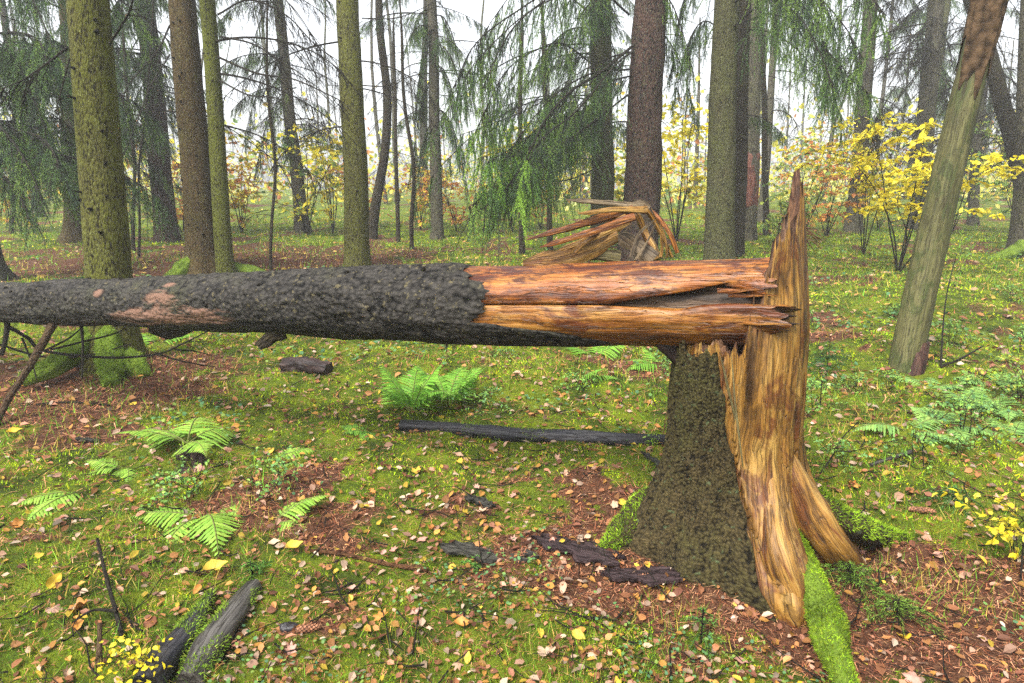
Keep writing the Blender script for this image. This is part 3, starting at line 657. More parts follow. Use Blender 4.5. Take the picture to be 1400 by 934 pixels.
# ------------------------------------------------------------------ trees
TREES = {}
def tree(key, label, base, top, w0, w1, mk, name='spruce_tree', y=None, knots=0, flare=.5, segs=24, hgt=10.0, bend=None, group=None, gy=None, rough=.03, dead=(), green=(), cat='tree', lump=0):
    if y is None: B = G(*base)
    else: B = PY(base[0], base[1], y); B[2] = float(ht(B[0], B[1]))
    o = thing(name, B, label, cat, group); TREES[key] = (o, B)
    T = PY(top[0], top[1], B[1])
    ca = math.cos(math.atan((base[0]-700)/FPX)); r0, r1 = w0*depth(B)/FPX*.5*ca, w1*depth(T)/FPX*.5*ca
    dirv = (T - B); hT = dirv[2]
    zs = np.concatenate([np.linspace(-.15, 1.2, 16), np.linspace(1.35, hgt, max(18, int(hgt*5)))])
    t = zs/hT
    path = B + dirv*t[:, None]
    if bend is not None:
        for px, py in bend:
            q = PY(px, py, B[1]); k = (q[2]-B[2])
            line = B + dirv*(k/hT); off = q - line; off[2] = 0; off[1] = 0
            path = path + off*np.exp(-((zs-k)/(.22*hT))**2)[:, None]
    path[:, 0] += .02*vnoise(zs*.7, B[0]*3)*np.clip(zs, 0, 2); path[:, 1] += .02*vnoise(zs*.7, B[0]*5+9)*np.clip(zs, 0, 2)
    rr = np.maximum(.012, np.where(t < 1, r0 + (r1-r0)*t, r1*(1 - .75*(t-1)/max(.1, hgt/hT-1))))*(1 + flare*np.exp(-np.clip(zs, 0, 9)/.22))
    ph = R.uniform(0, 9)
    def disp(th, s): return 1 + rough*fbm(np.cos(th)*2 + ph, np.sin(th)*2, s*2.5, 3) + rough*.5*fbm(np.cos(th)*7, np.sin(th)*7, s*9, 2) + lump*np.clip(vnoise(np.cos(th)*5, np.sin(th)*5 + ph, s*7), 0, 1) + .22*np.exp(-s/.3)*np.cos(th*4 + ph)*(flare > .3)
    mb = MB(); tube(mb, path, rr, segs, disp); mb.build('trunk', mk if not isinstance(mk, str) else M[mk], o)
    for i in range(knots):
        z = R.uniform(.5, min(hgt, hT*1.05)); a = R.uniform(-2.6, -.5); pc = np.array([np.interp(z, zs, path[:, c]) for c in range(3)]); r_ = np.interp(z, zs, rr)
        dd = np.array([math.cos(a), math.sin(a), .15]); kb = MB(); kr = R.uniform(.012, .024)*(.6 + r0*1.6)
        l = R.choice([.02, .03, .07], p=[.6, .25, .15])
        tube(kb, [pc + dd*(r_*.9), pc + dd*(r_ + .006), pc + dd*(r_ + l)], [kr, kr*.8, kr*.4], 7, lambda th, s: 1 + .3*vnoise(th*2, s*30)); kb.build('knot', M['knot'], o)
    def at(z): return np.array([np.interp(z, zs, path[:, c]) for c in range(3)])
    for z, az, sc in dead: add_dead(o, at(z), az*D2R, sc)
    for z, az, sc in green: add_bough(o, at(z), az*D2R, sc)
    return o, at
def rnd(n, z0, z1, a0=0, a1=360, s0=.7, s1=1.2): return [(R.uniform(z0, z1), R.uniform(a0, a1), R.uniform(s0, s1)) for _ in range(n)]
def long_branch(tk, pts, y1, r0, nsec, slen, hang=.8, green=1.0, ndl=200, name='branch', ter=4, spread=.55, tint=1.0):
    o, B = TREES[tk]; ys = np.linspace(B[1] - .1, y1, len(pts))
    path = crv([PY(px, py, yy) for (px, py), yy in zip(pts, ys)], 24)
    w, nn = MB(), MB(); twiggy(w, nn if green > 0 else None, path, r0, nsec, slen, hang, ndl, green, ter, spread=spread, tint=tint)
    b = w.build(name, M['twig'], o)
    if green > 0:
        c = nn.build('needles', M['needle'], b, origin=tuple(o['_o']), smooth=False); c['kind'] = 'stuff'
def root_moss(tk, pts, rad, n, mk='moss', mcol=(.12, .18, .02)):
    o, B = TREES[tk]; root('root', pts, rad, mk, o, n, mcol=mcol, ln=.022)

tree('B', 'stout olive green spruce trunk with mossy roots just behind the fallen trunk', (158, 492), (122, 0), 68, 60, 'olive', knots=16, segs=40, flare=.35)
_, B = TREES['B']
root_moss('B', [B + [-.06, -.04, .36], B + [-.17, -.2, .15], B + [-.32, -.36, .02], B + [-.5, -.45, -.06]], [.08, .10, .08, .05], 5200)
root_moss('B', [B + [.04, -.06, .34], B + [.10, -.24, .14], B + [.2, -.42, .02], B + [.3, -.6, -.06]], [.08, .10, .085, .05], 5200)
root_moss('B', [on(168, 500, .06), on(182, 508, .07), on(196, 516, -.02)], [.08, .10, .05], 2600)
tree('A', 'spruce with spreading root base by the edge of the litter hollow', (-22, 384), (-62, 0), 52, 46, 'grey', knots=2, flare=.9, dead=rnd(6, 1.5, 4.5, -60, 60), green=rnd(22, 1.7, 5.2, -80, 80, .8, 1.3))
tree('C', 'brown spruce trunk with a moss patch at its foot, paired with a thinner stem', (279, 376), (250, 0), 46, 38, 'brownolive', knots=16, segs=32, flare=.55, dead=rnd(5, 2.2, 5, -80, 60, .8, 1.3))
_, B = TREES['C']; root_moss('C', [B + [-.08, -.15, .20], B + [-.22, -.3, .06], B + [-.4, -.42, -.06]], [.10, .13, .08], 3800)
root_moss('C', [B + [.2, .0, .1], B + [.7, .05, .06], B + [1.0, .0, -.04]], [.09, .08, .05], 1500)
tree('D', 'slim yellow green stem close beside the brown spruce trunk', (309, 379), (281, 0), 25, 22, 'yellowolive', knots=6, segs=24, flare=.15, dead=[(3.3, -25, 1.3), (2.9, -10, 1.1), (2.2, 20, .9)])
tree('e', 'dark scaly pine trunk with its foot in reddish leaf litter', (229, 330), (197, 0), 33, 27, 'darkred', 'pine_tree', segs=24, flare=.3, dead=rnd(12, 1.2, 5.5, 150, 420), green=rnd(14, 2.4, 6.5, 0, 360))
tree('f', 'short spruce trunk under dense green boughs behind the thick olive trunk', (101, 330), (92, 0), 27, 22, 'brownolive', flare=.8, dead=rnd(12, .8, 3, 150, 400, .5, .9), green=rnd(30, 2.0, 6.5, 0, 360, .8, 1.3))
tree('g', 'greyish slender trunk with hanging green sprays among the thin stems', (414, 318), (380, 0), 19, 14, 'grey', flare=.4, dead=rnd(14, 1.5, 6.5), green=rnd(12, 1.8, 6.5, 0, 360, .5, 1.0))
tree('E', 'straight olive trunk standing alone behind the middle of the fallen trunk', (489, 366), (477, 0), 35, 31, 'olive', knots=12, segs=32, flare=.2, dead=[(2.9, 15, .9), (2.3, 170, .9), (3.6, 200, 1.1), (3.3, -30, 1.0)])
tree('i', 'thin dark crooked trunk bending close beside the lone olive trunk', (508, 325), (518, 0), 14, 10, 'dark', 'crooked_tree', bend=[(527, 120), (524, 210)], flare=.2, dead=rnd(9, 1.5, 6, 0, 360, .4, .8))
tree('j', 'pale grey spruce trunk with drooping sprays, standing alone in yellow leaves', (598, 328), (591, 0), 17, 13, 'grey', flare=.3, dead=rnd(8, 2, 6.5), green=rnd(16, 2.6, 7, 0, 360, .6, .9))
tree('l', 'olive spruce trunk half hidden by hanging sprays next to the dark pine', (823, 338), (822, 0), 32, 29, 'greyolive', knots=3, flare=.2, dead=rnd(12, 1.6, 5.5, 60, 300), green=rnd(14, 2.4, 6, 90, 290, .8, 1.3))
tree('F', 'dark reddish scaly pine trunk rising behind the folded wood splinters', (871, 362), (891, 0), 53, 45, 'darkred', 'pine_tree', knots=0, segs=44, flare=.12, rough=.05, green=[(3.2, 200, .9), (3.6, 150, 1.0)])
tree('G', 'straight grey green spruce trunk behind the top of the broken stump', (983, 362), (992, 0), 42, 35, 'greyolive', knots=4, segs=32, flare=.2)
tree('H', 'narrow dark trunk tucked behind the grey green spruce', (1007, 350), (1019, 0), 19, 17, 'dark', segs=20, flare=.3, green=[(2.6, -10, .5)])
tree('I', 'grey trunk with a peeled reddish section above the yellow bushes', (1022, 326), (1035, 0), 23, 21, 'grey', 'peeled_tree', segs=20, flare=.25)
tree('q', 'very thin dark stem beside the peeled trunk', (1048, 322), (1044, 0), 9, 7, 'dark', 'slim_tree', segs=10, flare=.2, dead=rnd(4, 2, 6, 0, 360, .4, .7))
tree('s', 'dark bent trunk leaning over behind the dead pole', (1412, 330), (1310, -60), 28, 22, 'dark', 'leaning_tree', bend=[(1362, 110), (1392, 220)], flare=.2, dead=rnd(8, 1.5, 6, 90, 270, .8, 1.2))
tree('t', 'thick grey trunk with mossy root at the edge of the hazy clearing', (1402, 352), (1412, 0), 46, 36, 'grey', flare=.5, dead=rnd(6, 1.5, 5, 90, 270))
_, B = TREES['t']; root_moss('t', [B + [-.2, -.15, .2], B + [-.6, -.3, .06], B + [-1.0, -.35, -.05]], [.14, .09, .04], 1500)
tree('u', 'misty grey trunk behind the yellow leaved sapling', (1166, 318), (1192, 0), 24, 20, 'grey', flare=.3, dead=rnd(18, 2, 7, 0, 360, .8, 1.4), green=rnd(4, 4.5, 7.5, 90, 270))
tree('v', 'misty trunk among a veil of bare drooping twigs', (1254, 312), (1278, 0), 27, 23, 'grey', flare=.3, dead=rnd(34, 2, 8, 0, 360, .9, 1.6))
tree('w', 'bare misty trunk close behind the bent dark tree', (1330, 308), (1345, 0), 16, 13, 'grey', flare=.3, dead=rnd(22, 2, 8, 0, 360, .9, 1.5))
for k, (px, py, tx, w, lab) in enumerate([(545, 332, 540, 6, 'thin bare sapling stem beside the crooked trunk'), (563, 342, 548, 6, 'forked bare sapling stem in front of the pale spruce'), (714, 348, 712, 8, 'thin straight stem in front of the green hanging sprays'),
                                         (752, 344, 742, 8, 'slender reddish brown stem beside the hanging sprays'), (370, 370, 366, 5, 'wiry bare sapling between the twin trunks and the lone trunk'), (182, 345, 170, 6, 'thin dark stem right behind the stout olive trunk'),
                                         (190, 352, 205, 4, 'bare whip of a sapling by the dark pine'), (15, 320, 20, 7, 'dark thin stem among green boughs near the spreading roots')]):
    tree('thin%d' % k, lab, (px, py), (tx, 60), w, w*.7, 'dark', 'sapling', segs=8, hgt=5.0, flare=.15, bend=[(px + R.uniform(-8, 8), 230)], dead=rnd(6, .8, 4, 0, 360, .25, .5), cat='sapling')
# peeled red section
o, B = TREES['I']; mb = MB(); zz = np.linspace(0, 1, 14); pA, pB = PY(1024, 285, B[1]), PY(1027, 205, B[1])
tube(mb, pA + (pB-pA)*zz[:, None], 23.5*depth(B)/FPX*.5*np.concatenate([[.9], np.ones(12), [.85]]), 24, lambda th, s: 1 + .03*vnoise(th*4, s*9)); mb.build('peeled_wood', m_wood('wood_red_peeled', (.14, .045, .03), (.32, .11, .075), (.42, .19, .13), (.16, .05, .04), .4), o)
# the leaning dead pole
def dead_pole():
    o, at = tree('r', 'leaning dead pole, barkless and greenish below with flaky bark above', (1237, 500), (1346, 0), 48, 42, 'deadwood', 'dead_pole', segs=40, flare=.0, hgt=5.5, rough=.04, cat='dead tree')
    B = TREES['r'][1]
    z1 = PY(1325, 100, B[1])[2] - B[2]; zs = np.linspace(z1, 5.4, 40); pp = np.array([at(z) for z in zs]); mb = MB()
    r_ = 49*depth(pp[0])/FPX*.5*.78
    segs = 60; th = np.linspace(0, 2*np.pi, segs, endpoint=False); T, U, V = frames(pp)
    st = .22*fbm(np.cos(th)*2, np.sin(th)*2, 3, 2) + .06*vnoise(th*9, 1)
    zc = ((z1 + st)[:, None] + (5.4 - (z1 + st))[:, None]*np.linspace(0, 1, 40)[None]).T
    base = np.array([[at(z) for z in row] for row in zc])
    rr = r_*(1.10 + .08*fbm(np.cos(th)[None]*4, np.sin(th)[None]*4, zs[:, None]*6, 3)); rr[:2] *= .96
    v = base + rr[..., None]*(np.cos(th)[None, :, None]*U[:, None] + np.sin(th)[None, :, None]*V[:, None])
    mb.add(v, quad=gridq(40, segs), tc=np.stack([r_*np.cos(th)[None] + 0*rr, r_*np.sin(th)[None] + 0*rr, zc], -1)); mb.build('bark', M['deadbark'], o)['label'] = 'flaky reddish bark on the upper pole'
    mb = MB(); zz = np.linspace(-.1, .22, 8); tube(mb, np.array([at(z) for z in zz]) + [.03, -.015, 0], 46*depth(B)/FPX*.5*.86*np.linspace(1.05, .9, 8), 20, lambda th, s: 1 + .06*vnoise(th*6, s*5)); mb.build('rotten_foot', m_wood('wood_red_rot', (.05, .02, .015), (.17, .07, .05), (.30, .17, .12), (.08, .03, .025), .4, 1.0, .7), o)
dead_pole()
# long branches sweeping down from the pine and its neighbours
for a in [('F', [(866, 62), (820, 100), (780, 125), (745, 165), (725, 205), (690, 260), (640, 300)], 8.4, .026, 46, .8, .8, .75), ('F', [(866, 70), (840, 90), (790, 150), (740, 190), (720, 225)], 8.8, .02, 36, .8, 1.0, .6),
          ('F', [(858, 130), (800, 175), (740, 215), (690, 240), (650, 265)], 9.0, .018, 50, .7, 1.1, .9), ('l', [(812, 90), (770, 60), (730, 70), (690, 100), (650, 180)], 8.6, .02, 50, .9, 1.2, .85),
          ('l', [(812, 150), (760, 190), (710, 230), (670, 260), (640, 285)], 8.0, .02, 70, .6, 1.2, 1.0), ('l', [(812, 20), (760, -10), (700, 20), (650, 60), (620, 120)], 9.0, .02, 50, .9, 1.2, .8),
          ('l', [(815, 230), (780, 245), (740, 250), (700, 262), (668, 270)], 8.6, .016, 60, .5, 1.2, 1.0), ('F', [(860, 20), (800, -30), (760, -10), (700, 40), (660, 120)], 8.6, .02, 46, .8, 1.1, .6),
          ('G', [(1002, 5), (1050, -30), (1100, -20), (1150, 30), (1180, 80)], 8.0, .02, 60, .8, 1.1, .95), ('G', [(1000, 40), (1050, 0), (1090, 20), (1120, 70), (1140, 120)], 8.2, .018, 60, .7, 1.1, 1.0),
          ('H', [(1016, 30), (1060, 20), (1110, 50), (1150, 90), (1190, 130)], 9.0, .018, 60, .7, 1.1, 1.0), ('G', [(1000, -40), (1060, -70), (1120, -60), (1170, -30), (1210, 20)], 7.8, .02, 60, .8, 1.1, .9),
          ('H', [(1000, 60), (970, 30), (950, 40), (935, 80), (925, 120)], 12.5, .016, 46, .6, 1.3, 1.0), ('H', [(1000, -10), (960, -30), (935, 0), (925, 50), (920, 90)], 12.8, .016, 46, .6, 1.3, 1.0)]:
    long_branch(*a)
for k in range(9):
    xe = 628 + k*13; ye = 185 + (k*37) % 75
    long_branch('l', [(812, ye - 70), (770, ye - 62), (730, ye - 40), (0.5*(730 + xe), ye - 18), (xe, ye)], 8.3 + .25*(k % 3), .013, 60, .55, 1.5, 1.0, 260, tint=np.array([1.45, 1.55, 1.0]))
for tk, x0, x1, ys, yy in [('f', 100, 20, (-40, 100), 11.5), ('f', 100, 170, (0, 70, 130), 12.5), ('A', -30, 90, (-60, 60), 9.0), ('e', 212, 150, (-30, 40, 110), 13.5), ('F', 862, 640, (-20, 95), 9.6), ('l', 812, 600, (-60, 60, 130), 10.5), ('H', 1012, 1200, (-40, 40), 11.5), ('G', 1000, 1130, (-90, -50), 9.5), ('F', 884, 960, (-20, 40), 12.5), ('g', 405, 330, (-20, 60, 120), 17), ('j', 594, 560, (40, 110, 170), 17), ('j', 594, 640, (20, 90, 150), 17)]:
    for y0 in ys:
        f = R.uniform(.75, 1.1); dx = (x1-x0)*f
        long_branch(tk, [(x0, y0), (x0 + dx*.3, y0 + 5), (x0 + dx*.6, y0 + 35), (x0 + dx*.85, y0 + 85), (x0 + dx, y0 + 125)], yy + R.uniform(-.7, .7), .016, 40, .65, 1.2, R.uniform(.75, 1), 200)
for a in [('D', [(298, 78), (350, 100), (400, 108), (450, 130), (470, 140)], 8.5, .016, 22, .6, .4, 0), ('D', [(300, 110), (340, 130), (380, 135), (410, 160), (440, 180)], 8.6, .013, 20, .5, .4, 0), ('C', [(232, 35), (215, 70), (180, 110), (165, 140)], 9.0, .014, 16, .5, .4, 0),
          ('E', [(497, 117), (525, 118), (548, 108), (570, 97)], 8.4, .010, 9, .25, .3, 0), ('E', [(495, 25), (540, 25), (580, 10), (600, -5)], 8.4, .010, 12, .4, .4, 0), ('C', [(232, 75), (205, 120), (190, 160), (170, 210), (150, 250)], 8.8, .013, 18, .5, .5, 0),
          ('B', [(150, 60), (175, 20), (185, -10), (200, -40)], 5.2, .010, 6, .3, .2, 0), ('B', [(92, 65), (60, 90), (30, 110), (0, 122)], 5.4, .010, 16, .4, .5, 0), ('B', [(95, 80), (85, 120), (78, 150), (90, 170)], 5.4, .007, 8, .25, .5, 0),
          ('D', [(298, 20), (340, 0), (390, 20), (430, 60), (465, 85)], 8.7, .015, 26, .7, .5, 0), ('D', [(300, 50), (345, 60), (385, 85), (420, 110), (440, 160)], 9.2, .014, 24, .6, .6, 0), ('C', [(262, 0), (300, -40), (350, -30), (400, 10), (440, 70)], 8.8, .016, 30, .8, .6, 0)]:
    long_branch(*a, 0, 'dead_branch')
for k in range(7):
    long_branch('v', [(1262 + R.uniform(-4, 10), 30 + k*28), (1240, 70 + k*24), (1220 - k*3, 110 + k*20), (1195 - k*4, 160 + k*16)], 10 + R.uniform(-1, 2), .012, 30, .8, .7, 0, 0, 'dead_branch')
for k in range(6):
    long_branch('w', [(1345, 20 + k*26), (1365, 60 + k*24), (1385, 110 + k*20), (1410, 150 + k*18)], 10 + R.uniform(-1, 2), .012, 26, .8, .7, 0, 0, 'dead_branch')
# more trunks, fading with distance
for k in range(18):
    y = R.uniform(20, 46); x = R.uniform(-.85, .85)*y
    B = np.array([x, y, float(ht(x, y))]); LK = ['grey', 'dark', 'olive'][k % 3] + (' trunk hung with green boughs' if k % 2 == 0 else ' trunk with bare dead branches'); o = thing('misty_tree', B, 'misty slim %s far back in the wood' % LK, 'tree', 'far misty trees, ' + LK)
    zs = np.linspace(-.2, 12, 26); r_ = R.uniform(.09, .2); lean = R.normal(0, .03, 2)
    pp = B + np.stack([zs*lean[0] + .1*vnoise(zs*.4, k), zs*lean[1], zs], -1)
    mb = MB(); tube(mb, pp, np.linspace(r_, r_*.4, 26)*(1 + .4*np.exp(-np.clip(zs, 0, 9)/.3)), 12); mb.build('trunk', M[['grey', 'dark', 'greyolive'][k % 3]], o)
    for z, az, sc in rnd(8, 2.5, 10, 0, 360, .8, 1.5): add_dead(o, B + [lean[0]*z, lean[1]*z, z], az*D2R, sc)
    if k % 2 == 0:
        for z, az, sc in rnd(7, 4, 11, 0, 360, 1, 1.7): add_bough(o, B + [lean[0]*z, lean[1]*z, z], az*D2R, sc)

# ------------------------------------------------------------------ leafy understory
def leaf_quads(mb, p, d, nr_, size, col, cvar=.2):            # folded pointed leaves, 4 triangles each
    n = len(p); d = nrm(d); side = nrm(np.cross(d, nr_)); up = nrm(np.cross(side, d)); L = size*R.uniform(.7, 1.3, (n, 1)); w = L*R.uniform(.28, .38, (n, 1))
    fold = up*w*R.uniform(.1, .6, (n, 1)); curl = -up*L*R.uniform(-.1, .35, (n, 1))
    j_ = lambda: R.uniform(.8, 1.2, (n, 1))
    v = np.stack([p, p + d*L*.25 + side*w*.8*j_() + fold*.8, p + d*L*.62 + side*w*.9*j_() + fold + curl*.5, p + d*L + curl, p + d*L*.62 - side*w*.9*j_() + fold + curl*.5, p + d*L*.25 - side*w*.8*j_() + fold*.8, p + d*L*.5 + curl*.2], 1)
    c = np.asarray(col, float)
    if c.ndim == 1: c = np.repeat(c[None], n, 0)
    c = np.clip(c*(1 + R.normal(0, cvar, (n, 1))), .004, .95)
    b = np.arange(n)[:, None]*7
    tri = np.concatenate([b + [k, (k+1) % 6, 6] for k in range(6)])
    mb.add(v.reshape(-1, 3), tri=tri, col=np.repeat(c, 7, 0))
YEL = np.array([(.72, .58, .025), (.64, .53, .03), (.74, .64, .07), (.52, .48, .04)])
ORA = np.array([(.55, .24, .06), (.48, .18, .06), (.58, .33, .08), (.62, .42, .07)])
LIM = np.array([(.30, .36, .06), (.22, .32, .07), (.45, .45, .07), (.16, .27, .08)])
MIX = np.vstack([YEL, ORA, LIM])
def shrub_mesh(h, nstem, spread, nl, pal, size, flat=.5, r0=.012, lo=.2):
    w, lf = MB(), MB()
    for i in range(nstem):
        a = R.uniform(0, 6.28); tip = np.array([math.cos(a)*spread*R.uniform(.3, 1), math.sin(a)*spread*R.uniform(.3, 1), h*R.uniform(.7, 1)])
        pth = crv([[0, 0, -.05], tip*[.25, .25, .4] + R.normal(0, .05, 3), tip*[.6, .6, .75] + R.normal(0, .06, 3), tip], 14)
        tube(w, pth, np.linspace(r0, r0*.25, 14), 5, cap=False)
        for k in range(9):
            t = R.integers(int(14*lo), 14); b = R.uniform(0, 6.28); l = spread*R.uniform(.3, .8)
            tw = crv([pth[t], pth[t] + np.array([math.cos(b)*l*.5, math.sin(b)*l*.5, l*.12]), pth[t] + np.array([math.cos(b)*l, math.sin(b)*l, R.uniform(-.2, .2)*l])], 7)
            tube(w, tw, np.linspace(r0*.4, r0*.15, 7), 3, cap=False)
            m = max(1, nl//(nstem*9)); u = R.uniform(.15, 1, m)*6; ii = np.minimum(u.astype(int), 5); q = tw[ii] + (tw[ii+1]-tw[ii])*(u-ii)[:, None]
            dd = (tw[ii+1]-tw[ii])/np.linalg.norm(tw[1]-tw[0])*.5 + R.normal(0, .6, (m, 3))*[1, 1, .5]
            leaf_quads(lf, q, dd, np.array([0, 0, 1.]) + R.normal(0, flat, (m, 3)), size, pal[R.integers(0, len(pal), m)])
    return w.mesh('stem', M['twig']), lf.mesh('leaves', M['shrubleaf'], smooth=False)
def shrub(B, meshes, label, name='shrub', sc=1.0, group=None, cat='shrub', rz=None):
    o = thing(name, B, label, cat, group); r = R.uniform(0, 6.28) if rz is None else rz
    inst('stem', meshes[0], o, B, (0, 0, r), sc); c = inst('foliage', meshes[1], o, B, (0, 0, r), sc); c['kind'] = 'stuff'
    return o
hero = shrub_mesh(2.2, 7, 1.3, 1700, YEL, .095, .35, .014, .4)
B = G(1228, 372); shrub(B, hero, 'bright yellow leaved sapling behind the leaning dead pole', 'yellow_sapling', 1.0, None, 'sapling', .4)
B2 = G(1180, 350); shrub(B2, shrub_mesh(2.5, 5, 1.0, 800, YEL, .09, .35, .012, .5), 'taller airy yellow sapling between stump spike and dead pole', 'yellow_sapling', 1.0, None, 'sapling', 2.0)
B3 = G(1092, 332); shrub(B3, shrub_mesh(2.6, 6, 1.2, 700, np.vstack([ORA, ORA, LIM]), .10), 'rusty orange leaved bush behind the stump spike', 'autumn_bush', 1.0, None, 'bush')
shrub(G(1065, 336), shrub_mesh(1.4, 5, .8, 500, LIM, .09), 'low pale green bush at the foot of the peeled trunk', 'autumn_bush', 1.0, None, 'bush')
VAR = [shrub_mesh(R.uniform(1.6, 2.6), 6, R.uniform(.8, 1.3), 620, p, .10, .8) for p in (YEL, ORA, LIM, MIX, np.vstack([YEL, LIM]), np.vstack([YEL, ORA]))]
NAMES = ['yellow', 'orange', 'pale green', 'mixed yellow and orange', 'yellow green', 'golden orange']
spots = [(420, 322, 4), (455, 318, 0), (575, 315, 5), (625, 318, 1), (700, 318, 0), (835, 325, 4), (925, 330, 0), (1130, 322, 1), (1100, 315, 2), (1300, 320, 2), 
         (330, 318, 5), (30, 318, 5), (140, 318, 1), (500, 310, 1), (1200, 315, 4), (1390, 318, 2), (250, 318, 1), (-60, 320, 0), (1460, 322, 4), (740, 312, 1), (600, 308, 3)]
for px, py, k in spots:
    shrub(G(px, py), VAR[k], '%s leaved shrub in the undergrowth between the far trunks' % NAMES[k], 'undergrowth_shrub', R.uniform(.8, 1.3), '%s shrubs of the undergrowth' % NAMES[k])
def far_wood():      # nobody could count it: foliage and stems beyond the named trees
    w, lf, nn = MB(), MB(), MB()
    for i in range(80):
        y = R.uniform(26, 70); x = R.uniform(-1.0, 1.0)*y; z0 = float(ht(x, y)); h = R.uniform(7, 15)
        tube(w, crv([[x, y, z0-.2], [x + R.normal(0, .3), y, z0 + h*.5], [x + R.normal(0, .6), y, z0 + h]], 7), np.linspace(R.uniform(.05, .16), .03, 7), 6, cap=False)
        for _ in range(16):
            zb = R.uniform(1.5, h*.95); az = R.uniform(0, 6.28); bl = R.uniform(.8, 2.6); p0 = np.array([x, y, z0 + zb]); dd = np.array([math.cos(az), math.sin(az), 0])*bl
            tube(w, np.array([p0, p0 + dd*.4 + [0, 0, -.05*bl], p0 + dd*.75 + [0, 0, -.2*bl], p0 + dd + [0, 0, -.45*bl]]), [.022, .016, .011, .006], 3, cap=False)
        k = 330; q = np.array([x, y, z0]) + np.stack([R.normal(0, 1.8, k), R.normal(0, 1.8, k), np.abs(R.normal(0, 2.0, k)) + .1], -1)
        leaf_quads(lf, q, R.normal(0, 1, (k, 3)), R.normal(0, 1, (k, 3)), .24, np.vstack([MIX, YEL*[1.05, 1.15, 3], YEL*[1.1, 1.25, 5]])[R.integers(0, 20, k)], .2)  # extra pale yellows paint the bright distant haze into the leaf colour
    o = w.build('forest', M['grey']); tag(o, 'far stems of the autumn wood dissolving into mist', 'forest', None, 'stuff')
    c = lf.build('far_foliage', M['shrubleaf'], smooth=False); tag(c, 'far yellow and orange foliage, partly coloured pale in place of bright mist', 'foliage', None, 'stuff')
far_wood()

# ------------------------------------------------------------------ ground cover
def fan(n, r0, r1, half=52):
    r = np.exp(R.uniform(math.log(r0), math.log(r1), n)); a = R.uniform(-half, half, n)*D2R
    x, y = r*np.sin(a), r*np.cos(a); return x, y, r
def gnorm(x, y, e=.03): return nrm(np.stack([-(ht(x+e, y)-ht(x-e, y))/(2*e), -(ht(x, y+e)-ht(x, y-e))/(2*e), np.ones_like(x)], -1))
def clear(x, y):                          # keep out of the stump's own foot
    return (x-SX)**2 + (y-SY)**2 > .30**2
def moss_carpet():
    mb = MB(); x, y, r = fan(330000, 1.0, 22); k = litter(x, y) + .25*vnoise(x*14, y*14)
    s = (R.random(len(x)) > sstep(.35, .75, k)*.93) & clear(x, y); x, y, r = x[s], y[s], r[s]
    c = np.array([.135, .195, .006])*np.clip(1 + .6*fbm(x*2.2, y*2.2, 3, 3) + .7*fbm(x*9, y*9, 1, 3), .12, 2.2)[:, None]
    c = c*np.where(R.random((len(x), 1)) < .12, np.array([[1.7, 1.15, .9]]), 1.0)
    p = np.stack([x, y, ht(x, y)], -1); g = np.clip(r/3, .55, 6)[:, None]
    fuzz(mb, p, gnorm(x, y), .013*g**.75*(.7 + .6*R.random((len(x), 1))), .0026*g**.9, np.clip(c, .01, 1), .22, .9)
    tag(mb.build('moss', M['mosscol'], smooth=False), 'low bright green moss carpeting the forest floor', 'moss', None, 'stuff')
moss_carpet()
def grass():
    mb = MB(); x, y, r = fan(60000, 1.3, 30); k = fbm(x*.7, y*.7, 9, 3) + .25*(x > 1.2)*(y > 4) + .3*(y > 9)
    s = (k > .12) & clear(x, y); x, y, r = x[s], y[s], r[s]; p = np.stack([x, y, ht(x, y)], -1)
    c = np.where(R.random((len(x), 1)) < .35, np.array([[.26, .20, .04]]), np.array([[.09, .17, .015]]))
    fuzz(mb, p, gnorm(x, y) + [0, 0, .5], np.clip(.045*r**.35, .04, .14)[:, None], .0020*np.clip(r/3, .6, 5)[:, None], c, .3, 1.0)
    tag(mb.build('grass', M['mosscol'], smooth=False), 'sparse thin green and straw coloured grass between the moss', 'grass', None, 'stuff')
grass()
def needle_litter():
    mb = MB(); x, y, r = fan(170000, 1.0, 14); k = litter(x, y); s = (R.random(len(x)) < .30 + .70*k) & clear(x, y); x, y, r = x[s], y[s], r[s]; n = len(x)
    p = np.stack([x, y, ht(x, y) + R.uniform(.0, .009, n)], -1); a = R.uniform(0, 6.28, n); d = np.stack([np.cos(a), np.sin(a), R.normal(0, .25, n)], -1)
    l = (R.uniform(.008, .026, n)*np.clip(r/2.4, .8, 3))[:, None]; w = (.0011*np.clip(r/2.2, .7, 4))[:, None]; sd_ = nrm(np.cross(d, [0, 0, 1.]))
    v = np.stack([p - d*l - sd_*w, p - d*l + sd_*w, p + d*l], 1)
    c = np.array([(.30, .10, .045), (.18, .055, .028), (.38, .17, .085), (.09, .035, .025), (.42, .22, .11)])[R.integers(0, 5, n)]*R.uniform(.6, 1.3, (n, 1))
    mb.add(v.reshape(-1, 3), tri=np.arange(3*n), col=np.repeat(c, 3, 0))
    tag(mb.build('needle_litter', M['litcol'], smooth=False), 'reddish brown spruce needles strewn around the stump and tree feet', 'needle litter', None, 'stuff')
needle_litter()
LC = np.array([(.62, .36, .24), (.58, .40, .28), (.52, .24, .09), (.60, .30, .07), (.66, .46, .06), (.36, .15, .07), (.68, .52, .38), (.45, .20, .12), (.25, .10, .06)])
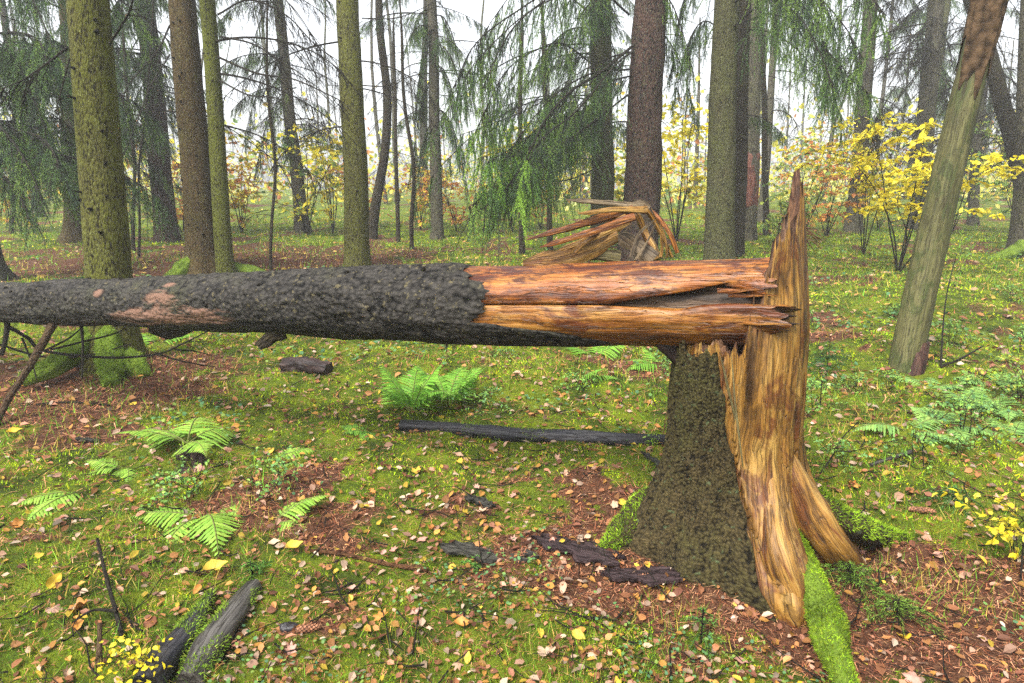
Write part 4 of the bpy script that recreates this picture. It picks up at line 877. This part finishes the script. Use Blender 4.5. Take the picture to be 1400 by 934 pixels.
def outline(kind):
    t = np.linspace(0, 2*np.pi, 32, endpoint=False)
    if kind == 0: x = .5*np.cos(t); y = .31*np.sin(t)*(1 - .35*np.cos(t))*(np.abs(np.sin(t))**.25)*(1 + .06*np.cos(11*t))
    elif kind == 1: r = .5*(.78 + .22*np.cos(7*t)); x, y = r*np.cos(t), .62*r*np.sin(t)
    else: r = .5*(.62 + .38*np.abs(np.cos(2.5*t))**.7); x, y = r*np.cos(t), r*np.sin(t)
    return x, y
def leaf_mesh(kind, curl, mk):
    mb = MB(); x, y = outline(kind); n = 32
    def zf(x, y): return curl*(x*x + 1.6*y*y) + .05*np.sin(x*9 + y*7 + kind) + .35*np.abs(y)*(.5 + .5*curl)
    v = np.vstack([np.stack([x*k, y*k, zf(x*k, y*k)], -1) for k in (1, .66, .33)] + [[[0, 0, zf(0., 0.)]]])
    j = np.arange(n); j2 = (j+1) % n
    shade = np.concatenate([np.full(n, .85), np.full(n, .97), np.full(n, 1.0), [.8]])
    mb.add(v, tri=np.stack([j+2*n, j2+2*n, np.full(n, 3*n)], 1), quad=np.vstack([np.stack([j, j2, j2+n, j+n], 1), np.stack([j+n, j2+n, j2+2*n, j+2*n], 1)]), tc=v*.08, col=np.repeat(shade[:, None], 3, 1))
    tube(mb, np.array([[-.48, 0, zf(-.48, 0.)], [-.62, .02, .02], [-.75, .0, .0]]), [.012, .010, .008], 4)
    return mb.mesh('leaf', mk)
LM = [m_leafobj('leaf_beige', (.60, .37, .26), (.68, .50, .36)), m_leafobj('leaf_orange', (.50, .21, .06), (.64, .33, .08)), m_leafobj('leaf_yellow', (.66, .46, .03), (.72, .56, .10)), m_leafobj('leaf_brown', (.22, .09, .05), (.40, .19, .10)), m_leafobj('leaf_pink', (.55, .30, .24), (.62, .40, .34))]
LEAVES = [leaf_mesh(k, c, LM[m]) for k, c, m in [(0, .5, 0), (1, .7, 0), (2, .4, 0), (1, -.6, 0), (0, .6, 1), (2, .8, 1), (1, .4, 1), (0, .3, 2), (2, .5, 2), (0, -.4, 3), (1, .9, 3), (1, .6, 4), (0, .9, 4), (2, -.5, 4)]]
PROB = np.array([1.2, 1.2, 1, 1, 1, .8, 1, .8, .5, .8, 1, 1.2, 1, .8]); PROB /= PROB.sum()
def tilt(x, y): n_ = gnorm(np.array([x]), np.array([y]))[0]; return (-math.asin(n_[1]) + R.normal(0, .3), math.asin(n_[0]) + R.normal(0, .3), R.uniform(0, 6.28))
cnt = 0
while cnt < 290:
    x, y, r = fan(1, 1.15, 4.6, 42); x, y = float(x[0]), float(y[0])
    if not clear(np.array(x), np.array(y)): continue
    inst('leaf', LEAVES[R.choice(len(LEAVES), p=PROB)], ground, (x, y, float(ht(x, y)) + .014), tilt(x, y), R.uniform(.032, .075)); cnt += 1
for px, py, sc, lab in [(297, 786, .10, 'large bright yellow leaf lying by the two short log pieces'), (404, 757, .08, 'bent yellow leaf at the tip of the red twig'), (22, 597, .09, 'pale yellow leaf lying on moss beside the propping branch')]:
    g = G(px, py); o = inst('yellow_leaf', leaf_mesh(0, .8, LM[2]), None, g + [0, 0, .03], (.25, -.15, .5), sc); tag(o, lab, 'leaf')
def leaf_litter():
    mb = MB(); x, y, r = fan(19000, 1.2, 30); s = clear(x, y); x, y, r = x[s], y[s], r[s]; n = len(x)
    p = np.stack([x, y, ht(x, y) + .012 + .01*R.random(n)], -1); a = R.uniform(0, 6.28, n)
    d = np.stack([np.cos(a), np.sin(a), R.normal(0, .25, n)], -1)
    c = LC[R.choice(9, n, p=[.12, .11, .18, .12, .06, .15, .07, .12, .07])]*R.uniform(.4, 1.1, (n, 1)); far = y > 8; c[far] = np.array([(.62, .40, .10), (.60, .46, .08), (.55, .28, .10), (.60, .40, .22)])[R.integers(0, 4, far.sum())]
    leaf_quads(mb, p, d, gnorm(x, y) + R.normal(0, .35, (n, 3)), ((.022 + .02*R.random(n))*np.clip(r/3, .9, 3.2)**.6)[:, None], c, .25)
    tag(mb.build('leaf_litter', M['leafcol'], smooth=False), 'small fallen orange, pink and yellow leaves scattered over moss and needles', 'leaf litter', None, 'stuff')
leaf_litter()
def sorrel():      # round leaved ground plants in patches
    mb = MB(); x, y, r = fan(20000, 1.3, 20); k = fbm(x*1.5, y*1.5, 21, 3) + .5*np.exp(-((x-.35)**2 + (y-2.15)**2)/.10) + .22*((x > 1.6) & (y > 3)) + .1*(y > 6)
    s = (k > .5) & clear(x, y); x, y, r = x[s], y[s], r[s]; n = len(x)
    h = R.uniform(.015, .05, n)*np.clip(r/3, .8, 2.5); p = np.stack([x, y, ht(x, y) + h], -1); a = R.uniform(0, 6.28, n)
    c = np.array([(.16, .30, .08), (.12, .26, .09), (.24, .34, .07), (.10, .22, .10)])[R.integers(0, 4, n)]
    d = np.stack([np.cos(a), np.sin(a), R.normal(0, .2, n)], -1); sz = .0085*np.clip(r/3, .8, 3)
    t = np.linspace(0, 2*np.pi, 6, endpoint=False); nn = nrm(gnorm(x, y) + R.normal(0, .3, (n, 3))); u = nrm(np.cross(nn, d)); w = np.cross(nn, u)
    v = p[:, None] + (sz[:, None]*(1 + .2*R.normal(0, 1, (n, 6))))[..., None]*(np.cos(t)[None, :, None]*u[:, None] + np.sin(t)[None, :, None]*w[:, None])
    b = np.arange(n)[:, None]*6
    mb.add(v.reshape(-1, 3), tri=np.concatenate([b + [0, 1, 2], b + [0, 2, 3], b + [0, 3, 4], b + [0, 4, 5]]), col=np.repeat(c*R.uniform(.7, 1.3, (n, 1)), 6, 0))
    tag(mb.build('ground_plants', M['leafcol'], smooth=False), 'small round leaved green plants in patches on the moss', 'ground plants', None, 'stuff')
sorrel()
def twig_litter():
    mb = MB()
    x, y, r = fan(800, 1.2, 9)
    for a, b, rr in zip(x, y, r):
        if not clear(np.array(a), np.array(b)): continue
        l = R.uniform(.06, .32); an = R.uniform(0, 6.28); q = np.array([[a + math.cos(an)*l*t, b + math.sin(an)*l*t + .03*math.sin(t*5), 0] for t in (-.5, -.2, .1, .5)])
        q[:, 2] = ht(q[:, 0], q[:, 1]) + .012 + R.uniform(0, .02, 4); tube(mb, crv(q, 7), np.linspace(R.uniform(.002, .005), .0015, 7), 4, cap=False)
    tag(mb.build('twig_litter', M['twig']), 'thin dark twigs strewn over the forest floor', 'twigs', None, 'stuff')
twig_litter()

# ------------------------------------------------------------------ ferns
def frond_mesh(L, droop, pal, npn=17, wid=.27):
    mb = MB(); u = np.linspace(0, 1, 24); x = L*u*(1 - .15*u*u); z = L*(.55*u - droop*u*u)
    pth = np.stack([x, .03*L*np.sin(u*3), z], -1); tube(mb, pth, np.linspace(.0035, .001, 24), 4, col=(.16, .17, .05))
    T = nrm(np.gradient(pth, axis=0))
    for i in range(npn):
        t = .16 + .82*i/npn; k = t*23; a = int(k); p = pth[a] + (pth[min(a+1, 23)]-pth[a])*(k-a); tt = T[a]
        ln = L*wid*math.sin(math.pi*min(1, (t-.05)*.62 + .38))**.9*(1.02 - t*.98)*1.55
        for sgn in (-1, 1):
            sd_ = np.array([0, sgn*1., 0]); up = np.cross(tt, [0, 1., 0]); up = up if up[2] > 0 else -up
            d = nrm(sd_*.9 + tt*.42 - up*.10 + R.normal(0, .05, 3)); m = max(4, int(ln/.011)); f = nrm(np.cross(d, up)); f = f if np.dot(f, tt) > 0 else -f
            s = np.linspace(0, 1, m, endpoint=False); q = p + d*(ln*s)[:, None] - np.array([0, 0, .25])*(ln*s*s)[:, None]
            wl = (L*.82/npn*.33*(1-s)**.45*min(1, ln/(L*.10)) + .0015)[:, None]
            tooth = np.where(np.arange(m) % 2, .72, 1.12)[:, None]; q = np.vstack([q, q[-1] + d*ln/m]); wl = np.vstack([wl*tooth, [[.0006]]])
            v = np.concatenate([q, q + f*wl - up*wl*.15, q - f*wl - up*wl*.15]); i_ = np.arange(m); M1 = m + 1
            c = pal[R.integers(0, len(pal))]*R.uniform(.8, 1.2)
            mb.add(v, quad=np.concatenate([np.stack([i_, i_+1, i_+1+M1, i_+M1], 1), np.stack([i_+1, i_, i_+2*M1, i_+1+2*M1], 1)]), col=np.clip(c*R.uniform(.9, 1.1), 0, 1))
    return mb.mesh('frond', M['fern'], smooth=False)
FP1 = np.array([(.24, .42, .05), (.20, .38, .05), (.30, .46, .07)]); FP2 = np.array([(.17, .38, .04), (.22, .42, .05), (.13, .31, .035)])
FR1 = [frond_mesh(.36, d, FP1) for d in (.45, .6, .7, .8)]; FR2 = [frond_mesh(.42, d, FP2) for d in (.3, .45, .6, .7)]; FR3 = [frond_mesh(.30, d, np.array([(.19, .36, .09), (.24, .40, .09)])) for d in (.45, .6)]
def fern(px, py, label, fr, azs, sc=1.0, up=0.0, group=None, tl=0):
    g = G(px, py); g[2] += up - .01; o = thing('fern', g, label, 'fern', group)
    for i, az in enumerate(azs):
        s = 1.6*sc*R.uniform(.85, 1.15); inst('frond', fr[i % len(fr)], o, g, (R.normal(0, .15), R.normal(tl, .1), az*D2R), s)
    return o
# azimuth: 0 right, 90 away, 180 left, 270 towards the lens
fern(280, 706, 'light green fern with fronds spread low in front of the rotten stump', FR1, [190, 165, 262, 300, 20, 345], .86)
fern(372, 715, 'light green fern with two arching fronds beside the low spread fern', FR1, [20, 50, 335, 250], .62)
fern(258, 622, 'light green fern growing out of the rotten little stump', FR1, [200, 165, 140, 60, 310, 100], .88, .08)
fern(118, 672, 'single pale fern frond lying over the moss bank', FR1, [225, 255], .72)
fern(372, 628, 'small pale fern frond near the dark litter patch', FR1, [15, 40], .55)
fern(172, 640, 'small fern with short fronds between two bright ferns', FR1, [180, 215, 300], .5)
fern(562, 566, 'bushy dark green fern standing by the black log', FR2, [10, 50, 85, 120, 160, 200, 250, 335, 290], .72, 0, None, -.62)
fern(612, 556, 'tall green fern arching over the far end of the black log', FR2, [0, 30, 70, 110, 330, 180, 220, 270], .75, 0, None, -.6)
fern(515, 592, 'low dark fern at the tip of the black log', FR2, [170, 210, 250, 140], .5)
fern(790, 518, 'single green fern frond lying on bright moss behind the log', FR2, [320, 350], .62)
fern(812, 488, 'small fern under the fallen trunk near the stump', FR2, [60, 10, 140, 30], .7)
fern(905, 500, 'fern sprigs in the shade beside the bark of the stump', FR2, [120, 160, 200], .6)
fern(215, 470, 'little fern tuft beside the mossy tree roots', FR2, [20, 160, 200], .6)
for px, py, lab in [(1320, 552, 'pale fern patch spreading below the leaning dead pole'), (1370, 560, 'pale fern at the fringe of the fern patch'), (1290, 585, 'low pale fern in front of the fern patch'), (1270, 530, 'pale fern touching the foot of the dead pole'), (1350, 525, 'pale fern behind the fern patch'), (1385, 600, 'pale fern over the leafy bank')]:
    fern(px, py, lab, FR3, list(R.uniform(0, 360, 7)), .72)
fern(1240, 590, 'small bluish fern frond by the twigs near the stump', FR3, [10, 180, 300], .8)

# ------------------------------------------------------------------ small spruces, cones, wood pieces
def seedling(px, py, label, h=.25, spread=.16, n=22, col=(.10, .24, .04), dens=420):
    g = G(px, py); o = thing('spruce_seedling', g, label, 'seedling'); w, nn = MB(), MB()
    tube(w, [g - [0, 0, .02], g + [0, 0, h]], [.004, .002], 5)
    for i in range(n):
        z = h*R.uniform(.1, 1); a = R.uniform(0, 6.28); l = spread*(1.15 - z/h)*R.uniform(.6, 1.2) + .02
        tw = crv([g + [0, 0, z], g + [math.cos(a)*l*.5, math.sin(a)*l*.5, z + .02*l], g + [math.cos(a)*l, math.sin(a)*l, z - .25*l]], 5); tube(w, tw, np.linspace(.0022, .001, 5), 3)
        c = int(l*dens); u = R.uniform(0, 1, c)*3.99; ii = u.astype(int); q = tw[ii] + (tw[ii+1]-tw[ii])*(u-ii)[:, None]
        needles(nn, q, nrm(tw[ii+1]-tw[ii]), np.array(col)*R.uniform(.7, 1.3), .017, .0014)
    w.build('stem', M['twig'], o); k = nn.build('needles', M['needle'], o, smooth=False); k['kind'] = 'stuff'
seedling(958, 880, 'tiny spruce seedling among red needles in front of the stump', .14, .10, 14)
seedling(1130, 512, 'young bushy spruce behind the stump beside the open moss', .30, .34, 46, (.06, .18, .04), 260)
seedling(1160, 800, 'flat spruce sprig spread beside the mossy root', .09, .26, 40, (.13, .24, .03), 330)
seedling(1225, 845, 'spruce sprig over clover leaves near the mossy root', .08, .22, 34, (.15, .25, .035), 330)
seedling(345, 790, 'green spruce sprig at the end of the grey log piece', .07, .15, 18)
seedling(1305, 690, 'dark tuft of spruce sprigs on the moss past the root tip', .08, .22, 26, (.08, .19, .04))
seedling(650, 780, 'small spruce sprig beside the grey bark slab', .06, .08, 10)
def log_piece(name, label, pts, rad, mk, cat='log', moss=0, flat=None, segs=22, sink=.35, jag=1.0):
    pp = crv([on(x, y) for x, y in pts], 40); rr = np.interp(np.linspace(0, 1, 40), np.linspace(0, 1, len(rad)), rad)
    pp[:, 2] = ht(pp[:, 0], pp[:, 1]) + rr*sink; pp[:, 2] = np.convolve(np.pad(pp[:, 2], 6, 'edge'), np.ones(13)/13, 'valid')
    mb = MB(); v = tube(mb, pp, rr, segs, lambda th, s: 1 + jag*(.14*fbm(np.cos(th)*2, np.sin(th)*2, s*4*jag, 3) + .09*vnoise(th*5, s*3*jag, 2) + .04*vnoise(th*14, s*8)), flat=flat)
    o = mb.build(name, M[mk], None, origin=tuple(pp[0])); tag(o, label, cat)
    if moss:
        f = MB(); n, m = v.shape[:2]; ii = R.integers(0, n-1, moss); jj = R.integers(0, m, moss); q = v[ii, jj] + (v[ii+1, jj]-v[ii, jj])*R.random((moss, 1)); q = q + (v[ii, (jj+1) % m]-v[ii, jj])*R.random((moss, 1))
        nr_ = nrm(q - pp[ii]); kp = (vnoise(q[:, 0]*7, q[:, 1]*7, q[:, 2]*7) > .15) & (nr_[:, 2] > -.3)
        if kp.sum(): fuzz(f, q[kp], nr_[kp], .013, .0026, (.13, .20, .02)); k = f.build('moss', M['mosscol'], o, origin=tuple(pp[0]), smooth=False); k['kind'] = 'stuff'
    return o
log_piece('black_log', 'long wet black log lying on moss under the fallen trunk', [(548, 588), (640, 595), (740, 602), (850, 605), (935, 606)], [.045, .052, .05, .045, .03], 'blacklog', moss=5000)
log_piece('dark_log', 'short black rotten log piece with a brown split side', [(292, 815), (262, 862), (232, 905), (205, 950)], [.02, .048, .055, .055], 'blacklog', moss=3500)
log_piece('grey_log', 'short wet grey log piece with worm holes and a little moss', [(348, 808), (322, 845), (292, 892), (262, 945)], [.042, .058, .058, .045], 'greylog', moss=3500)
log_piece('wood_chunk', 'dark reddish rotten wood chunk lying on the moss', [(386, 508), (415, 508), (450, 512)], [.07, .085, .06], 'rotten', 'wood chunk', sink=.5, jag=2.4)
def rotten_stump():
    g = G(262, 642); o = thing('rotten_stump', g, 'small dark rotten stump below a bright fern', 'stump'); m = 44; th = np.linspace(0, 2*np.pi, m, endpoint=False); rows = []
    H = .10 + .05*fbm(th*3, 1.1, 0, 3) + .03*vnoise(th*9, 4)
    for t in np.linspace(0, 1, 14):
        z = -.04 + t*(H + .04); r_ = .055 + .05*np.exp(-(z+.04)/.05) + .012*fbm(np.cos(th)*3, np.sin(th)*3, t*2, 3); rows.append(np.stack([r_*np.cos(th)*1.2, r_*np.sin(th), z], -1))
    for k in (.7, .35): rows.append(np.stack([rows[13][:, 0]*k, rows[13][:, 1]*k, H*.7 + .02*vnoise(th*6, k)], -1))
    v = np.array(rows); mb = MB(); mb.add(v + g, quad=gridq(16, m)); mb.add(np.vstack([v[-1] + g, [g + [0, 0, .05]]]), tri=np.stack([np.full(m, m), np.arange(m), (np.arange(m)+1) % m], 1))
    mb.build('rotten_wood', M['rotten'], o)
    f = MB(); q = v[3:14].reshape(-1, 3); q = np.repeat(q, 6, 0) + R.normal(0, .006, (len(q)*6, 3)); kp = vnoise(q[:, 0]*22, q[:, 1]*22, q[:, 2]*22) > .0; fuzz(f, q[kp] + g, nrm(q[kp]*[1, 1, .3]), .015, .0026, (.12, .18, .02)); k = f.build('moss', M['mosscol'], o, smooth=False); k['kind'] = 'stuff'
rotten_stump()
def slab(name, label, pts, w, mk, curlr=.6, cat='bark piece', thick=.012, lift=.01):
    pp = crv([on(x, y) for x, y in pts], 24); n = 24; T = nrm(np.gradient(pp, axis=0)); S_ = nrm(np.cross(T, [0, 0, 1.])); U = np.linspace(-1, 1, 16)
    wd = w*(.75 + .3*fbm(np.linspace(0, 5, n), pp[0][0], 0, 2))[:, None]*np.concatenate([[.8, .95], np.ones(n-4), [.95, .75]])[:, None]
    base = pp[:, None] + S_[:, None]*(wd*np.sin(U*curlr*1.5)/max(.3, curlr*1.5))[..., None]
    base[..., 2] = np.linspace(ht(*pp[0][:2]), ht(*pp[-1][:2]), n)[:, None] + lift + wd*curlr*(np.cos(U*curlr*1.5) - math.cos(curlr*1.5))[None] + .003*fbm(np.linspace(0, 9, n)[:, None], U[None]*4, 3, 3)
    jg = .035*vnoise(U*5, pp[0][0]*7) + .02*vnoise(U*14, pp[0][1]*5); ed = np.exp(-np.minimum(np.arange(n), n-1-np.arange(n))/3.)
    base = base + T[:, None]*(jg[None]*ed[:, None])[..., None] + S_[:, None]*((np.abs(U)**6)[None]*.016*vnoise(np.arange(n)*.9, pp[0][0]*3)[:, None])[..., None]
    top = base + [0, 0, thick]
    tc = np.stack([np.broadcast_to(U*w, (n, 16)), 0*base[..., 0], np.broadcast_to(np.linspace(0, .3, n)[:, None], (n, 16))], -1)
    mb = MB(); mb.add(top, quad=gridq(n, 16, False), tc=tc); mb.add(base, quad=gridq(n, 16, False)[:, ::-1], tc=tc)
    for e0, e1 in ((top[:, 0], base[:, 0]), (base[:, -1], top[:, -1]), (base[0], top[0]), (top[-1], base[-1])): mb.add(np.stack([e0, e1], 1), quad=gridq(len(e0), 2, False))
    tag(mb.build(name, M[mk], None, origin=tuple(pp[0])), label, cat)
slab('bark_slab', 'flat grey bark slab lying on the litter', [(611, 752), (660, 760), (724, 768)], .075, 'greybark', .2)
slab('bark_slab', 'curled purple bark slab leading up to the mossy root', [(738, 742), (790, 758), (845, 772)], .095, 'purplebark', .38)
slab('bark_slab', 'reddish purple bark slab at the foot of the stump bark', [(828, 788), (880, 792), (934, 790)], .075, 'purplebark', .3)
slab('bark_slab', 'small bluish bark chip near the needle litter', [(640, 685), (655, 690), (670, 696)], .035, 'greybark', .3)
slab('bark_slab', 'thin grey bark strip on the litter behind the stump', [(880, 625), (905, 650), (915, 672)], .03, 'greybark', .2)
slab('bark_slab', 'dark bark strip lying in front of the mossy tree roots', [(68, 498), (92, 500), (118, 503)], .05, 'purplebark', .4)
slab('bark_slab', 'dark wet bark chip beside a leaf on the moss bank', [(105, 603), (120, 606), (134, 606)], .03, 'greybark', .2)
def cone(px, py, az, label, L=.085):
    g = G(px, py); mb = MB(); d = np.array([math.cos(az), math.sin(az), .05]); sd_ = nrm(np.cross(d, [0, 0, 1.])); up = np.cross(sd_, d); c0 = g + [0, 0, .018]
    rad = lambda t: .016*math.sin(math.pi*min(1, .12 + t*.88))**.6
    tube(mb, crv([c0, c0 + d*L*.5, c0 + d*L], 9), [rad(t)*.8 + .001 for t in np.linspace(0, 1, 9)], 8, col=(.06, .03, .02))
    for i in range(70):
        t = i/70; a = i*2.4; r_ = rad(t); rn = math.cos(a)*sd_ + math.sin(a)*up; p = c0 + d*L*t + rn*r_*.75; s2 = np.cross(d, rn)
        c = np.array((.24, .11, .06))*R.uniform(.6, 1.3)
        mb.add([p - s2*.006, p + s2*.006, p + d*.010 + rn*.006 + s2*.003, p + d*.010 + rn*.006 - s2*.003], quad=[[0, 1, 2, 3]], col=c)
    tag(mb.build('spruce_cone', M['cone'], None, origin=tuple(g), smooth=False), label, 'cone')
cone(868, 800, .2, 'wet reddish spruce cone resting on the purple bark', .10); cone(1240, 700, -.35, 'long brown spruce cone on the moss past the root tip', .12); cone(405, 870, .2, 'dark spruce cone lying beside a black stone')
def stone(px, py, r, label):
    g = G(px, py); mb = MB(); th, ph = np.meshgrid(np.linspace(0, 2*np.pi, 18, endpoint=False), np.linspace(.02, math.pi-.02, 11)); d = np.stack([np.sin(ph)*np.cos(th), np.sin(ph)*np.sin(th), np.cos(ph)], -1)
    v = g + [0, 0, r*.3] + d*[r*1.3, r*.8, r*.7]*(1 + .18*fbm(d[..., 0]*2 + px, d[..., 1]*2, d[..., 2]*2, 3))[..., None]
    mb.add(v, quad=gridq(11, 18)); tag(mb.build('stone', M['blacklog'], None, origin=tuple(g)), label, 'stone')
stone(396, 862, .032, 'small black stone with a mossy top beside a cone')
def stick(label, pts, r0, r1, mk, lift=.012, ups=None, sub=()):
    base = [on(x, y, lift if ups is None else ups[i]) for i, (x, y) in enumerate(pts)]
    mb = MB(); pp = crv(base, 7*len(pts)); tube(mb, pp, np.linspace(r0, r1, len(pp)), 8, lambda th, s: 1 + .2*vnoise(th*2, s*25))
    o = mb.build('fallen_stick', M[mk], None, origin=tuple(base[0])); tag(o, label, 'stick')
    for sp in sub:
        m2 = MB(); q = crv([on(x, y, z) for x, y, z in sp], 12); tube(m2, q, np.linspace(r1*1.3, r1*.5, 12), 6); m2.build('side_twig', M[mk], o, origin=tuple(base[0]))
stick('red brown stick lying across the moss near the bark slabs', [(425, 757), (470, 764), (530, 776), (585, 786)], .008, .011, 'redtwig')
stick('dark forked twig sticking up beside the dark log', [(168, 880), (160, 850), (150, 825), (142, 800)], .009, .006, 'twig', ups=[0, .05, .12, .20], sub=[[(162, 855, .05), (130, 855, .05), (100, 862, .03)]])
stick('short brown snag standing among yellow leaves', [(134, 918), (138, 905), (142, 890)], .012, .008, 'branchbark', ups=[-.01, .04, .10])
stick('dark curved dead branch on the moss behind the dead pole', [(1285, 503), (1310, 500), (1340, 492)], .012, .007, 'twig', ups=[.01, .05, .12])
stick('dark stick lying on the moss bank below the prop branch', [(50, 556), (95, 553), (150, 556)], .010, .006, 'twig')
stick('grey stick lying behind the stump roots', [(1190, 640), (1215, 630), (1245, 622)], .010, .012, 'greylog')
stick('thin upright dry stalk on the moss past the stump', [(1395, 800), (1392, 780), (1390, 770)], .004, .003, 'twig', ups=[0, .15, .35])
stick('dry dark twig arching up beside the stump wood', [(1120, 650), (1135, 640), (1150, 625), (1170, 610)], .005, .003, 'twig', ups=[0, .06, .12, .15], sub=[[(1140, 636, .08), (1170, 640, .10), (1200, 630, .12)]])
stick('bare twig sapling rising from the open moss', [(1286, 500), (1284, 480), (1287, 460), (1295, 440)], .008, .004, 'twig', ups=[0, .3, .5, .75])
stick('brown stick on moss with a bark slab nearby', [(905, 612), (908, 598), (912, 588)], .004, .003, 'redtwig', ups=[0, .08, .16])
small = lambda pal, n=160, h=.22, s=.035: shrub_mesh(h, 6, h*.8, n, pal, s, .6, .0028, .3)
shrub(G(190, 932), small(YEL), 'low plant with lobed yellow leaves by the dark log', 'yellow_plant', .62, None, 'plant')
shrub(G(1392, 775), small(YEL, 200, .3), 'small yellow leaved bush on the needle litter', 'yellow_plant', 1.0, None, 'plant')
shrub(G(1395, 545), small(LIM, 300, .35), 'leafy green plant among the pale ferns', 'green_plant', 1.0, None, 'plant')
BIL = np.array([(.14, .26, .06), (.20, .32, .06), (.10, .20, .07)]); bm = [small(BIL*1.5, 260, .15, .018) for _ in range(3)]
for i in range(44):
    x, y, r = fan(1, 3.6, 11, 40); x, y = float(x[0]), float(y[0])
    if i % 3: x = abs(x)*.8 + 1.3
    if (x-SX)**2 + (y-SY)**2 < .5: continue
    shrub((x, y, float(ht(x, y))), bm[i % 3], 'low leafy bilberry plant growing on the mossy ground', 'bilberry_plant', R.uniform(.7, 1.4), 'bilberry plants on the moss', 'plant')

# ------------------------------------------------------------------ the misty air
def haze():
    x, y0, y1, z0, z1 = 170., -170., 175., -4., 16.
    v = [(a, b, c) for c in (z0, z1) for b in (y0, y1) for a in (-x, x)]
    me = bpy.data.meshes.new('haze'); me.from_pydata(v, [], [(0, 2, 3, 1), (4, 5, 7, 6), (0, 1, 5, 4), (2, 6, 7, 3), (0, 4, 6, 2), (1, 3, 7, 5)])
    o = bpy.data.objects.new('haze', me); COL.objects.link(o); tag(o, 'pale autumn mist filling the air between the trees', 'haze', None, 'stuff')
    m = bpy.data.materials.new('mist'); m.use_nodes = True; nt = m.node_tree; nt.nodes.clear()
    out = nt.nodes.new('ShaderNodeOutputMaterial'); p = nt.nodes.new('ShaderNodeVolumePrincipled')
    p.inputs['Color'].default_value = (.93, .95, 1, 1); p.inputs['Density'].default_value = HAZE; p.inputs['Anisotropy'].default_value = .2
    nt.links.new(p.outputs[0], out.inputs['Volume']); me.materials.append(m)
HAZE = .0030
haze()
for o in bpy.data.objects:
    if '_o' in o: del o['_o']
